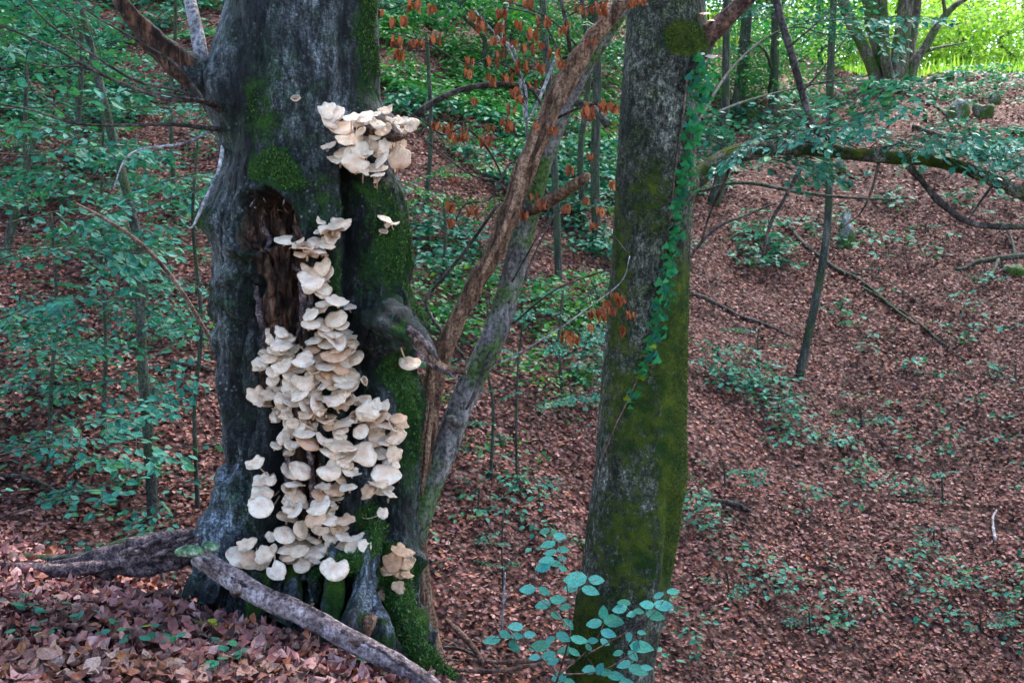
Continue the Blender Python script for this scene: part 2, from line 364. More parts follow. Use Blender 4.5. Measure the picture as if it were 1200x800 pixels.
# ------------------------------------------------------------ leaf templates
def t_leaf(w=.32, fold=.05, curl=.1, droop=.0):
    ms = [(.14, .68), (.38, 1.0), (.64, .88), (.86, .45)]; V = [(0, 0, 0)]
    for y, k in ms: V += [(-w * k, y, fold * k), (0, y, 0), (w * k, y, fold * k)]
    V.append((0, 1, 0)); V = np.array(V, float); V[:, 2] += curl * (V[:, 1] - .5) ** 2 * 2 - droop * V[:, 1] ** 2
    Q = [(1, 2, 5, 4), (2, 3, 6, 5), (4, 5, 8, 7), (5, 6, 9, 8), (7, 8, 11, 10), (8, 9, 12, 11)]; T = [(0, 2, 1), (0, 3, 2), (10, 11, 13), (11, 12, 13)]
    return V, np.array(Q), np.array(T)
def t_mid(w=.3, fold=.06, droop=0.0):
    V = np.array([(0, 0, 0), (-w, .35, fold), (-w * .8, .7, fold), (0, 1, 0), (w * .8, .7, fold), (w, .35, fold)], float); V[:, 2] -= droop * V[:, 1] ** 2
    return V, np.array([(0, 3, 2, 1), (0, 5, 4, 3)]), None
def t_low(w=.33, fold=.08):
    return np.array([(0, 0, 0), (-w, .45, fold), (0, 1, 0), (w, .45, fold)], float), None, np.array([(0, 2, 1), (0, 3, 2)])
def t_ivy():
    V = np.array([(0, .15, 0), (-.32, 0, .02), (-.5, .3, .05), (-.25, .5, .03), (0, 1, -.03), (.25, .5, .03), (.5, .3, .05), (.32, 0, .02), (0, .45, .0)], float)
    T = [(8, i, i + 1) for i in range(0, 7)] + [(8, 7, 0)]; return V, None, np.array(T)[:, ::-1]

def frames(yaw, pitch, roll):
    """local y axis = leaf direction; arrays of angles -> rotation matrices"""
    cy, sy, cp, sp, cr, sr = np.cos(yaw), np.sin(yaw), np.cos(pitch), np.sin(pitch), np.cos(roll), np.sin(roll)
    Y = np.stack([cy * cp, sy * cp, sp], -1); X0 = np.stack([sy, -cy, np.zeros_like(sy)], -1); Z0 = np.cross(X0, Y)
    X = X0 * cr[:, None] + Z0 * sr[:, None]; Z = np.cross(X, Y); return np.stack([X, Y, Z], -1)
def scatter(mb, tpl, pos, yaw, pitch, roll, size, wvar=None):
    V, Q, T = tpl; n = len(pos); Rm = frames(yaw, pitch, roll); S = V[None] * size[:, None, None]
    if wvar is not None: S = S * np.stack([wvar, np.ones(n), np.ones(n)], -1)[:, None, :]
    W = np.einsum('nij,nkj->nki', Rm, S) + pos[:, None, :]; k = len(V); o = (np.arange(n) * k)[:, None, None]
    mb.add(W.reshape(-1, 3), None if Q is None else (Q[None] + o).reshape(-1, 4), None if T is None else (T[None] + o).reshape(-1, 3))

# ------------------------------------------------------------ leaf litter
def litter_pos(n, y0, y1, marg=.05, px0=-60, px1=1260):
    y = np.sqrt(NR.uniform(y0 ** 2, y1 ** 2, n)); u = NR.uniform((px0 - 600) / F, (px1 - 600) / F, n); x = u * y
    p = np.stack([x, y, height(x, y)], -1); return p
def visible(p):
    """keep what lies on ground the camera or a step aside can see"""
    px, py, d = proj(p); return (py < 860) & (py > -40)
p = litter_pos(60000, 3.0, 6.6, px0=-150, px1=760); p = p[(proj(p)[1] < 900)]; p = p[(p[:, 0] + 2.1) * .60 + (p[:, 1] - 5) * .80 < 1.6][:17000]
n = len(p); p[:, 2] += NR.uniform(0, .035, n) ** 1.0
px, py, dd = proj(p); order = np.argsort(dd + 100 * ((px < 0) | (px > 520) | (py > 795) | (py < 600)))
big = order[:300]; rest = order[300:]
yaw = NR.uniform(0, 6.28, n); pit = NR.normal(0, .34, n); rol = NR.normal(0, .5, n); sz = NR.uniform(.03, .066, n)
mb = MB()
tps = []
for k, (a_, b_, c_) in enumerate([(.30, .10, .5), (.34, -.14, -.5), (.27, .25, 1.1), (.33, .03, .25)]):
    tp = t_leaf(a_, b_, c_); r_ = np.random.RandomState(k + 5); V_ = tp[0]; V_[:, 2] += r_.normal(0, .05, len(V_)) + .16 * np.sin(V_[:, 0] * 7 + k) * (V_[:, 1]); V_[:, 0] += .12 * np.sin(V_[:, 1] * 4 + k) + r_.normal(0, .018, len(V_)); tps.append((V_, tp[1], tp[2]))
for k in range(4):
    s = rest[k::4]; scatter(mb, tps[k], p[s], yaw[s], pit[s], rol[s], sz[s], NR.uniform(.8, 1.25, len(s)))
o = link('leaf_litter', mb.mesh('leaf_litter'), M['litter_near']); tag(o, 'copper brown beech leaves carpeting the near bank', 'leaf litter', kind='stuff')
lm = [mesh('fallen_leaf', *tp) for tp in tps]
for q in lm: q.materials.append(M['dead_leaf'])
Rm = frames(yaw[big], pit[big], rol[big])
for i, k in enumerate(big):
    mat4 = Matrix.Translation(p[k] + np.array([0, 0, .008])) @ Matrix(Rm[i].tolist()).to_4x4() @ Matrix.Scale(float(sz[k]) * 1.1, 4)
    link('fallen_leaf', lm[rnd.randrange(4)], None, ground, M=mat4)

mb = MB()
for n, y0, y1, tp, s0, s1 in ((56000, 6.2, 14, t_mid(.3, .09), .03, .075), (80000, 14, 24, t_low(), .032, .08), (42000, 24, 42, t_low(), .07, .13)):
    p = litter_pos(n, y0, y1); p = p[visible(p)]; n = len(p); p[:, 2] += NR.uniform(.0, .04, n)
    scatter(mb, tp, p, NR.uniform(0, 6.28, n), NR.normal(0, .3, n), NR.normal(0, .4, n), NR.uniform(s0, s1, n))
o = link('leaf_litter', mb.mesh('leaf_litter', smooth=False), M['litter']); tag(o, 'reddish brown leaf litter over the far slope of the ravine', 'leaf litter', kind='stuff')

# ------------------------------------------------------------ undergrowth (beyond counting)
mb = MB()
cand = litter_pos(90000, 6.5, 34); px, py, dd = proj(cand)
den = np.zeros(len(cand))
def reg(cx, cy, sx, sy, a):
    global den; den = np.maximum(den, a * np.exp(-((px - cx) / sx) ** 2 - ((py - cy) / sy) ** 2))
reg(560, 60, 180, 160, 1.1); reg(600, 260, 180, 170, 1.1); reg(640, 400, 90, 110, .9); reg(520, 380, 80, 90, .7); reg(60, 60, 240, 130, .75); reg(200, 260, 160, 170, .55); reg(60, 300, 120, 120, .6)
reg(120, 460, 160, 110, .5); reg(870, 450, 110, 90, .7); reg(880, 300, 80, 80, .45); reg(850, 150, 70, 80, .55); reg(850, 620, 70, 130, .5); reg(1000, 560, 150, 120, .18); reg(1080, 600, 90, 60, .3)
reg(620, 560, 70, 90, .45); reg(1000, 700, 160, 70, .28); reg(1190, 640, 60, 140, .35); reg(1000, 50, 140, 40, .5); reg(1150, 120, 90, 50, .3); reg(1100, 300, 200, 160, .07)
cl = fbm(cand, (1.1, 1.1, 0), 3, 21)
keep = NR.uniform(0, 1, len(cand)) < np.clip(den * sstep(-.15, .35, cl) * 1.1, 0, 1) * np.clip((14 / cand[:, 1]) ** .5, .4, 1) * .55
cand = cand[keep]; px, py, dd = proj(cand); nc = len(cand); print('seedlings', nc)
hgt = NR.uniform(.06, .42, nc); nl = 9
ctr = np.repeat(cand, nl, 0); hh = np.repeat(hgt, nl); yaw = NR.uniform(0, 6.28, nc * nl); rr = NR.uniform(.02, .22, nc * nl)
pos = ctr + np.stack([np.cos(yaw) * rr, np.sin(yaw) * rr, hh + NR.normal(0, .03, nc * nl)], -1)
yw = yaw + NR.normal(0, .5, nc * nl); pt = NR.normal(-.15, .25, nc * nl); rl = NR.normal(0, .3, nc * nl); sz = NR.uniform(.05, .095, nc * nl) * np.clip(np.repeat(cand[:, 1], nl) / 13, 1, 1.7)
cool = (fbm(ctr, (.35, .35, 0), 2, 5) > .0) | (ctr[:, 1] < 12) | (np.repeat(px, nl) > 790) | (np.repeat(px, nl) < 240)
mb1 = MB(); mb2 = MB()
for mbx, s in ((mb1, cool), (mb2, ~cool)): scatter(mbx, t_mid(.33, .05, .1), pos[s], yw[s], pt[s], rl[s], sz[s])
ob = link('undergrowth', mb1.mesh('undergrowth', False), M['teal']); tag(ob, 'low blue-green seedlings covering the floor of the ravine', 'undergrowth', kind='stuff')
ob = link('undergrowth', mb2.mesh('undergrowth', False), M['green']); tag(ob, 'bright green ground plants covering the upper slope', 'undergrowth', kind='stuff')
mbs = MB()
V = np.stack([cand + [-.003, 0, -.02], cand + [.003, 0, -.02], cand + np.stack([hgt * .1, hgt * 0, hgt], -1)], 1).reshape(-1, 3)
mbs.add(V, None, np.arange(len(V)).reshape(-1, 3)); ob = link('undergrowth', mbs.mesh('undergrowth_stems', False), M['twig']); tag(ob, 'thin dark stems of the ravine seedlings', 'undergrowth', kind='stuff')
# fallen twig litter on the slope
mbs = MB(); q = litter_pos(420, 6, 30); 
for k in q:
    L = rnd.uniform(.15, .9); a = rnd.uniform(0, 6.28); e = np.array([math.cos(a), math.sin(a), 0]) * L
    pts = np.array([k + e * f + np.array([rnd.gauss(0, .03), rnd.gauss(0, .03), 0]) for f in (0, .35, .7, 1)]); pts[:, 2] = height(pts[:, 0], pts[:, 1]) + .03
    mbs.add(*tube(pts, np.linspace(1, .4, 4) * rnd.uniform(.004, .012), 4))
ob = link('twig_litter', mbs.mesh('twig_litter'), M['twig']); tag(ob, 'small dead sticks lying scattered among the leaf litter', 'sticks', kind='stuff')
# ------------------------------------------------------------ standing trunks sculpted from rings
def interp(tab, y):
    tab = np.array(tab, float); return np.interp(y, tab[:, 0], tab[:, 1])
def trunk_grid(prof, D, rows, nseg, deep=.85, lean=0.0):
    """prof: rows of (py, left px, right px). -> grid points, outward normals, projected px, py"""
    tl = [(a, b) for a, b, c in prof]; tr = [(a, c) for a, b, c in prof]
    ks = np.ones(9) / 9
    xl, xr = interp(tl, rows), interp(tr, rows)
    xl = np.convolve(np.pad(xl, 4, 'edge'), ks, 'valid'); xr = np.convolve(np.pad(xr, 4, 'edge'), ks, 'valid')
    th = np.linspace(0, 2 * math.pi, nseg, endpoint=False)
    A = np.array([P(600, r, D) for r in rows]); z = A[:, 2]
    sc = np.array([D / 1.0 * 1 for r in rows])
    dep = D * math.cos(PITCH) - (z - CAMZ) * math.sin(PITCH)
    cx = ((xl + xr) / 2 - 600) / F * dep; rx = (xr - xl) / 2 / F * dep
    X = cx[:, None] + rx[:, None] * np.cos(th)[None]; Yy = D - rx[:, None] * deep * np.sin(th)[None]; Z = z[:, None] + 0 * X
    V = np.stack([X, Yy, Z], -1); Nn = np.stack([np.cos(th)[None] + 0 * X, -np.sin(th)[None] / deep + 0 * X, 0 * X], -1); Nn /= np.linalg.norm(Nn, axis=-1)[..., None]
    px, py, _ = proj(V); return V, Nn, px, py, th
def gl(px, py, cx, cy, sx, sy, rot=0.0, pw=1.0):
    c, s = math.cos(R(rot)), math.sin(R(rot)); a = (px - cx) * c + (py - cy) * s; b = -(px - cx) * s + (py - cy) * c
    return np.exp(-((a / sx) ** 2 + (b / sy) ** 2) ** pw)
def pl(px, py, pts, w):
    """soft mask along a polyline"""
    d = np.full(px.shape, 1e9)
    for (a, b), (c, e) in zip(pts[:-1], pts[1:]):
        vx, vy = c - a, e - b; t_ = np.clip(((px - a) * vx + (py - b) * vy) / (vx * vx + vy * vy), 0, 1)
        d = np.minimum(d, np.hypot(px - a - t_ * vx, py - b - t_ * vy))
    return np.exp(-(d / w) ** 2)
def grid_mesh(name, V, closed=True, attrs=None, off=None):
    n, s = V.shape[:2]; i = np.arange(n - 1)[:, None] * s; j = np.arange(s)[None]; j2 = (j + 1) % s
    Q = np.stack([i + j, i + s + j, i + s + j2, i + j2], -1).reshape(-1, 4)
    Vf = V.reshape(-1, 3) - (0 if off is None else off)
    return mesh(name, Vf, Q, None, True, {k: a.ravel() for k, a in (attrs or {}).items()})

# ------------------------------------------------------------ the old beech
D0 = 4.9
base0 = P(365, 700, D0)
old = thing('old_beech_tree', 'huge gnarled old beech trunk with a rotten hollow, crowded with pale mushrooms', 'tree', base0)
prof = [(-1500, 285, 420), (-700, 275, 430), (-300, 268, 440), (0, 262, 443), (60, 254, 444), (100, 246, 444), (150, 252, 446), (185, 258, 452), (205, 258, 466), (235, 256, 468),
        (262, 255, 468), (290, 262, 469), (312, 262, 469), (345, 262, 468), (380, 275, 473), (440, 285, 479), (500, 292, 484), (550, 292, 487), (580, 287, 488),
        (605, 279, 488), (630, 268, 488), (660, 256, 489), (700, 244, 492), (760, 236, 500), (860, 225, 515)]
rows = np.concatenate([np.linspace(-1500, -320, 30), np.linspace(-300, -12, 50), np.linspace(-10, 860, 470)])
V, N, px, py, th = trunk_grid(prof, D0, rows, 520)
front = (np.sin(th) > -.25)[None] * 1.0
rx_, ry_ = px, py
wz = np.stack([px / 30, py / 46, 0 * px], -1); px = px + 15 * fbm(wz, (1, 1, 1), 5, 77); py = py + 22 * fbm(wz, (1, 1, 1), 5, 78)
low = sstep(150, 420, py)
d = fbm(V, (6, 6, 1.1), 4, 2) * (.014 + .04 * low) + fbm(V, (16, 16, 3.2), 4, 4) * (.008 + .022 * low)
rid = 1 - np.abs(fbm(V, (9, 9, .8), 3, 6)) * 2.6; d = d + np.clip(rid, 0, 1) ** 3 * .034 * low
d = d + fbm(V, (38, 38, 16), 3, 8) * (.005 + .007 * low)
def add(m_, a): 
    global d; d = d + m_ * a * front
add(gl(px, py, 250, 262, 24, 36), .085); add(gl(px, py, 290, 288, 15, 16), .09); add(gl(px, py, 274, 322, 19, 17), .055); add(gl(px, py, 285, 318, 9, 9), .03)
hr = np.sqrt(((px - 318) / 27) ** 2 + ((py - 262) / 30) ** 2); add(np.exp(-((hr - 1.15) / .28) ** 2), .055); add(np.exp(-hr ** 4), -.18)
add(gl(px, py, 325, 205, 34, 22), .03)
add(pl(px, py, [(330, 290), (338, 340), (335, 380), (345, 430), (350, 520), (362, 650)], 20), -.06)
add(pl(px, py, [(300, 335), (303, 365), (312, 410)], 7), -.09); add(pl(px, py, [(345, 330), (347, 380), (338, 400)], 7), -.05)
add(pl(px, py, [(322, 330), (325, 390), (318, 440)], 8), .05); add(pl(px, py, [(366, 300), (372, 360)], 6), .03); add(pl(px, py, [(375, 290), (376, 420)], 5), -.035)
add(pl(px, py, [(278, 350), (290, 430), (297, 520), (290, 600), (268, 660)], 17), .065)
add(pl(px, py, [(322, 430), (322, 540), (315, 620)], 7), -.075)
add(pl(px, py, [(392, 270), (398, 400), (406, 520), (408, 620)], 7), .05)
add(pl(px, py, [(411, 195), (414, 300), (413, 420), (420, 470)], 8), -.085)
add(gl(px, py, 448, 290, 26, 90), .06); add(gl(px, py, 458, 385, 22, 26), .10); add(gl(px, py, 447, 428, 20, 24), -.10)
add(pl(px, py, [(462, 470), (468, 560), (466, 640)], 15), .055); add(pl(px, py, [(438, 470), (446, 560), (446, 650)], 6), -.06)
add(pl(px, py, [(420, 560), (428, 640), (420, 740)], 12), .05)
add(gl(px, py, 255, 92, 22, 34), .05); add(gl(px, py, 432, 150, 26, 20), .07); add(gl(px, py, 440, 205, 26, 14), -.03)
add(pl(px, py, [(272, 0), (276, 120), (272, 200)], 11), -.025); add(pl(px, py, [(400, -200), (404, 60), (398, 130)], 12), -.014)
for a in [((404, 650), (403, 700), 6), ((376, 668), (372, 720), 5), ((447, 690), (450, 740), 7), ((345, 690), (342, 730), 6)]: add(pl(px, py, [a[0], a[1]], a[2]), -.11)
for a in [((390, 660), (384, 740), 10), ((428, 660), (420, 760), 12), ((362, 670), (350, 740), 9), ((335, 640), (322, 700), 9), ((470, 650), (486, 740), 10)]: add(pl(px, py, [a[0], a[1]], a[2]), .06)
wdm = np.maximum(pl(px, py, [(338, 300), (342, 360), (348, 430), (352, 520), (362, 640)], 34), gl(px, py, 318, 264, 26, 30)) * front
rg = np.abs(fbm(V, (26, 26, 3.2), 4, 91)); d = d + wdm * (.045 - .16 * rg)
rg2 = np.clip(1 - np.abs(fbm(V, (12, 12, 1.6), 4, 93)) * 7, 0, 1); d = d - rg2 * (.006 + .03 * low) * front
V = V + N * d[..., None]
nz = fbm(V, (14, 14, 8), 4, 31) * .35
moss = np.zeros_like(px)
def mo(m_, a):
    global moss; moss = np.maximum(moss, m_ * a)
mo(gl(px, py, 328, 203, 34, 26, 20, 1.5), 1.0); mo(gl(px, py, 430, 40, 20, 120), .72); mo(gl(px, py, 310, 130, 40, 90), .5); mo(gl(px, py, 380, 240, 50, 60), .5); mo(gl(px, py, 395, 340, 14, 120), .5); mo(gl(px, py, 440, 230, 36, 34), .62)
mo(gl(px, py, 450, 290, 30, 90), .8); mo(gl(px, py, 466, 360, 16, 34), .95); mo(gl(px, py, 468, 470, 14, 120), .8); mo(gl(px, py, 250, 262, 22, 40), .68); mo(gl(px, py, 292, 300, 20, 14), .45)
mo(gl(px, py, 434, 620, 18, 36), 1.0); mo(gl(px, py, 400, 668, 50, 16), 1.0); mo(gl(px, py, 378, 690, 16, 22), .9); mo(gl(px, py, 285, 620, 12, 26), .7); mo(gl(px, py, 470, 660, 16, 30), .6); mo(gl(px, py, 395, 300, 14, 50), .4); mo(gl(px, py, 350, 240, 30, 30), .45)
back = (np.sin(th) <= -.1)[None] * np.ones_like(px); moss = moss * (1 - back) + .35 * back
crack = rg2 * (.25 + .75 * low)
wood = np.maximum.reduce([gl(px, py, 318, 264, 30, 33, 0, 2), pl(px, py, [(338, 300), (342, 360), (348, 430), (352, 520), (362, 640)], 30) * .8, pl(px, py, [(318, 310), (322, 390), (318, 460)], 17) * .95]) * (1 - back)
wet_dark = np.maximum.reduce([gl(px, py, 280, 90, 26, 150) * .85, gl(px, py, 360, 440, 40, 170) * .45, gl(px, py, 440, 215, 30, 18) * .8, gl(px, py, 265, 200, 20, 60) * .5, pl(px, py, [(411, 195), (414, 300), (413, 420), (420, 480)], 12) * .95, gl(px, py, 447, 430, 24, 34),
      pl(px, py, [(322, 430), (322, 540), (315, 620)], 10), pl(px, py, [(300, 335), (303, 365), (312, 410)], 9), gl(px, py, 375, 380, 12, 60) * .9, gl(px, py, 262, 350, 14, 60) * .6, gl(px, py, 425, 300, 9, 120) * .6, np.exp(-hr ** 3) * .55, crack * .8, np.clip(wdm * (rg * 5 - .7), 0, 1)]) * (1 - back)  # wet stains, plus darker grooves, hollow, cracks and patch under the limb
trunk = link('trunk', grid_mesh('trunk', V, attrs={'moss': np.clip(moss + nz * .25, 0, 1.2), 'wood': wood, 'wet_dark': wet_dark}, off=base0), M['beech'], old)
SV = V.reshape(-1, 3); fr = (np.sin(th) > 0)[None] * np.ones_like(px) > .5; SP = np.stack(proj(SV), -1); SV = SV[fr.ravel()]; SP = SP[fr.ravel()]
def surf(x, y):
    """front surface of the old trunk at a photo pixel; off its edge, the nearest point"""
    k = np.argsort((SP[:, 0] - x) ** 2 + (SP[:, 1] - y) ** 2)[:12]; return SV[k[np.argmin(SP[k, 2])]]

def on(name, V_, Q_, T_, mat, parent, off, attrs=None, label=None):
    me = mesh(name, V_ - off, Q_, T_, True, attrs); o = link(name, me, mat, parent)
    if label: o['label'] = label
    return o
def mt(V_, sc=9, bias=.3, seed=4): 
    return {'moss': np.clip(bias + fbm(V_, (sc,) * 3, 3, seed), 0, 1.2), 'wood': np.zeros(len(V_)), 'wet_dark': np.zeros(len(V_))}
def bump_part(name, pts, mat, bias, seg=40, n=14, rough=.26, rs=14, seed=0, label=None, flute=.1, wood=0, wet_dark=0):
    V_, Q_, T_ = ptube(pts, seg, rough, n, rs, seed, flute); a = mt(V_, 9, bias, seed); a['wood'] += wood; a['wet_dark'] += wet_dark
    return on(name, V_, Q_, T_, mat, old, base0, a, label), V_

# limbs, stubs and roots of the old beech
bump_part('limb', [(282, 140, 4.9, 70), (258, 112, 4.85, 52), (238, 92, 4.8, 42), (222, 80, 4.78, 36), (212, 74, 4.77, 30)], M['beech'], .1, wet_dark=.25)
o, _ = bump_part('broken_limb', [(232, 92, 4.78, 25), (212, 78, 4.76, 34), (198, 66, 4.74, 32), (182, 50, 4.7, 27), (162, 28, 4.66, 22), (142, 4, 4.6, 17), (132, -14, 4.58, 6)], M['beech'], -.5, rough=.3, label='dead splintered reddish brown limb without bark', flute=.25, wood=.75)
bump_part('limb', [(250, 105, 4.9, 20), (240, 80, 4.9, 19), (234, 55, 4.92, 16), (229, 28, 4.95, 15), (222, 0, 5, 14), (214, -40, 5.1, 12), (196, -140, 5.3, 7)], M['pale'], -.5, rough=.1)
bump_part('broken_limb', [(436, 364, 4.8, 54), (456, 374, 4.62, 44), (472, 385, 4.52, 31), (486, 394, 4.45, 23), (498, 405, 4.4, 17), (508, 417, 4.36, 10)], M['beech'], .42, rough=.35, flute=.3, wet_dark=.55, rs=16, label='mossy broken limb ending in soaked splintered bark')
for k, pts in enumerate([[(482, 392, 4.42, 9), (500, 412, 4.36, 10), (520, 430, 4.3, 9), (546, 437, 4.25, 5)], [(486, 402, 4.42, 10), (505, 424, 4.34, 9), (524, 436, 4.28, 7), (536, 444, 4.26, 3)], [(478, 384, 4.44, 7), (496, 398, 4.38, 7), (510, 416, 4.32, 6), (518, 437, 4.3, 3)]]):
    bump_part('splinter', pts, M['rot'] if k else M['peel'], 0, seg=12, rough=.5, rs=40, seed=k)
bump_part('broken_limb', [(425, 154, 4.75, 36), (440, 153, 4.6, 29), (452, 156, 4.55, 23), (464, 160, 4.52, 15), (474, 160, 4.5, 6)], M['beech'], .1, rough=.6, flute=.3, wood=.8, wet_dark=.6, label='crumbling stub under the upper mushroom cluster')
for k in range(9):
    x0, y0 = rnd.uniform(298, 345), rnd.uniform(232, 246)
    s = surf(x0, y0 + 12); pts = [s + np.array([0, -.03, .02]), s + np.array([rnd.gauss(0, .015), -.06, rnd.uniform(.02, .05)])]
    V_, Q_, T_ = tube(pts, [.005, .002], 5); on('splinter', V_, Q_, T_, M['pale'] if k % 2 else M['peel'], old, base0)
roots = [[(395, 640, 4.6, 24), (392, 680, 4.5, 24), (388, 715, 4.42, 24), (380, 750, 4.35, 26), (372, 790, 4.35, 22)],
         [(432, 640, 4.55, 26), (428, 680, 4.48, 28), (418, 715, 4.38, 30), (408, 750, 4.3, 30), (398, 800, 4.3, 26)],
         [(350, 650, 4.65, 22), (345, 680, 4.55, 22), (338, 705, 4.48, 24), (326, 728, 4.45, 24)],
         [(425, 690, 4.5, 16), (440, 715, 4.42, 20), (450, 745, 4.38, 22), (452, 785, 4.4, 20)],
         [(280, 560, 4.75, 40), (270, 610, 4.68, 44), (258, 645, 4.62, 44), (248, 672, 4.6, 34), (238, 700, 4.6, 26)],
         [(268, 640, 4.62, 22), (250, 655, 4.6, 14), (238, 668, 4.55, 12), (224, 682, 4.5, 10), (216, 700, 4.5, 8)],
         [(300, 640, 4.6, 30), (305, 675, 4.55, 34), (300, 705, 4.5, 30), (292, 735, 4.48, 22)]]
for k, pts in enumerate(roots):
    pts = [(pts[0][0], pts[0][1] - 14, pts[0][2] + .22, pts[0][3] * .45)] + pts; bump_part('root', pts, M['root'], [.35, .3, .4, .2, -.05, -.2, .3][k], seed=k + 3, rough=.5, flute=.3)
_, RV = bump_part('root', [(460, 640, 4.7, 30), (466, 690, 4.6, 34), (474, 725, 4.5, 30), (490, 760, 4.42, 27), (510, 785, 4.38, 24), (540, 812, 4.36, 20)], M['root'], 1.1, seed=12, rough=.3, label='root thickly covered with bright green moss')
bump_part('root', [(478, 720, 4.65, 26), (488, 728, 4.55, 30), (492, 745, 4.55, 22)], M['root'], 1.1, seed=14)
_, RV2 = bump_part('root', [(380, 668, 4.55, 16), (402, 662, 4.5, 24), (424, 656, 4.5, 25), (438, 632, 4.55, 22), (440, 600, 4.65, 16)], M['root'], 1.0, seed=15, rough=.6)
bump_part('root', [(425, 748, 4.35, 14), (432, 730, 4.32, 17), (438, 722, 4.34, 12)], M['peel'], 0, seed=16, rough=.4)

for k, (pts_, w_, mk) in enumerate([([(299, 335), (303, 365), (314, 412)], 9, 'rot'), ([(322, 315), (324, 360), (318, 400), (320, 440)], 13, 'wd'), ([(309, 300), (316, 330), (318, 372)], 9, 'wd'), ([(334, 300), (340, 345), (336, 392)], 8, 'wd'), ([(350, 308), (354, 350), (350, 398)], 7, 'rot'), ([(328, 250), (334, 280), (342, 312)], 9, 'wd'),
        ([(312, 252), (314, 275), (320, 300)], 7, 'rot'), ([(300, 262), (302, 280), (311, 298)], 8, 'wd'), ([(366, 312), (368, 345), (364, 380)], 6, 'rot'), ([(330, 395), (328, 440), (330, 480)], 8, 'rot'), ([(338, 480), (336, 540), (340, 600)], 8, 'rot'), ([(362, 500), (366, 560), (366, 610)], 9, 'rot'), ([(388, 560), (386, 600), (390, 640)], 8, 'rot'), ([(345, 250), (350, 275), (352, 300)], 6, 'wd')]):
    W_ = spline(np.array([surf(x, y) + [0, -.004, 0] for x, y in pts_]), 10); W_ += fbm(W_, (22,) * 3, 3, k)[:, None] * .022
    r__ = np.interp(np.linspace(0, 1, len(W_)), [0, .3, .8, 1], [.25, 1, .8, .15]) * w_ * .5 / F * 4.6
    V_, Q_, T_ = tube(W_, r__, 12, .8, 34, k, .3); a = mt(V_, 9, -.6); a['wood'] += 1.0; on('splinter', V_, Q_, T_, M['rot'] if mk == 'rot' else M['beech'], old, base0, a)

# moss standing up as short tufts
def moss_tufts(name, src, parent, off, mat, ln=.011):
    mb = MB(); n = len(src); yaw = NR.uniform(0, 6.28, n)
    scatter(mb, (np.array([(-.22, 0, 0), (.22, 0, 0), (0, 1, .1)], float), None, np.array([(0, 1, 2)])), src, yaw, NR.uniform(-.2, 1.3, n), NR.uniform(-1, 1, n), NR.uniform(.5, 1.3, n) * ln)
    o = link(name, mb.mesh(name, False, off), mat, parent); o['kind'] = 'stuff'; return o
mm_ = (moss + nz * .9).ravel(); ok = np.nonzero((mm_ + NR.uniform(-.22, .22, len(mm_)) > .72) & fr.ravel() & (py.ravel() > -20))[0]; ok = NR.choice(ok, 42000)
src = V.reshape(-1, 3)[ok] + NR.normal(0, .003, (len(ok), 3)); moss_tufts('moss', src, old, base0, M['moss'])
src = np.vstack([RV[NR.randint(0, len(RV), 9000)], RV2[NR.randint(0, len(RV2), 3500)]]) + NR.normal(0, .006, (12500, 3)); moss_tufts('moss', src, old, base0, M['moss'], .015)

# ------------------------------------------------------------ the big mossy beech on the right
D1 = 6.0; base1 = P(720, 850, D1)
tr1 = thing('mossy_beech_tree', 'tall straight beech trunk with olive moss and a strand of ivy climbing it', 'tree', base1)
prof1 = [(-1500, 765, 815), (-400, 745, 822), (0, 736, 826), (40, 733, 822), (100, 729, 817), (200, 722, 812), (300, 716, 808), (400, 708, 806), (500, 700, 803), (560, 696, 802), (600, 690, 799), (650, 685, 792), (700, 676, 786), (750, 669, 774), (800, 662, 764), (860, 648, 765), (900, 635, 780), (1000, 620, 790)]
rows1 = np.concatenate([np.linspace(-1500, -320, 20), np.linspace(-300, -12, 40), np.linspace(-10, 1000, 360)])
V, N, px, py, th = trunk_grid(prof1, D1, rows1, 260, .95)
d = fbm(V, (5, 5, 1.0), 4, 42) * .018 + fbm(V, (22, 22, 9), 4, 44) * .008 + fbm(V, (60, 60, 40), 2, 45) * .003
front = 1.0; add(pl(px, py, [(790, 590), (782, 680), (760, 780)], 9), -.035); add(gl(px, py, 820, 60, 22, 30), .05); add(gl(px, py, 812, 215, 12, 18), .03); add(pl(px, py, [(770, 640), (745, 760)], 12), .02); add(pl(px, py, [(740, 85), (775, 70), (800, 40)], 5), .012)
V = V + N * d[..., None]
moss = np.zeros_like(px); mo(gl(px, py, 800, 45, 22, 22, 0, 2), 1.0); mo(sstep(200, 420, py) * sstep(740, 800, px) * (1 - sstep(640, 760, py)), .85); mo(gl(px, py, 725, 330, 20, 160), .5); mo(gl(px, py, 740, 640, 60, 90), .55)
mo(gl(px, py, 690, 760, 34, 70), .95); mo(gl(px, py, 760, 230, 40, 60), .42); mo(gl(px, py, 745, 480, 50, 100), .55); moss = moss + .10
dark1 = np.maximum(gl(px, py, 735, 150, 16, 130) * .5, sstep(770, 800, px) * sstep(540, 640, py) * .45)  # darker strip on the left and along the lower right edge
link('trunk', grid_mesh('trunk', V, attrs={'moss': np.clip(moss, 0, 1.1), 'wood': px * 0, 'wet_dark': dark1}, off=base1), M['mossy'], tr1)
fr1 = (np.sin(th) > -.05)[None] * np.ones_like(px) > .5; SV1 = V.reshape(-1, 3)[fr1.ravel()]; SP1 = np.stack(proj(SV1), -1)
def surf1(x, y): 
    k = np.argsort((SP1[:, 0] - x) ** 2 + (SP1[:, 1] - y) ** 2)[:8]; return SV1[k[np.argmin(SP1[k, 2])]]
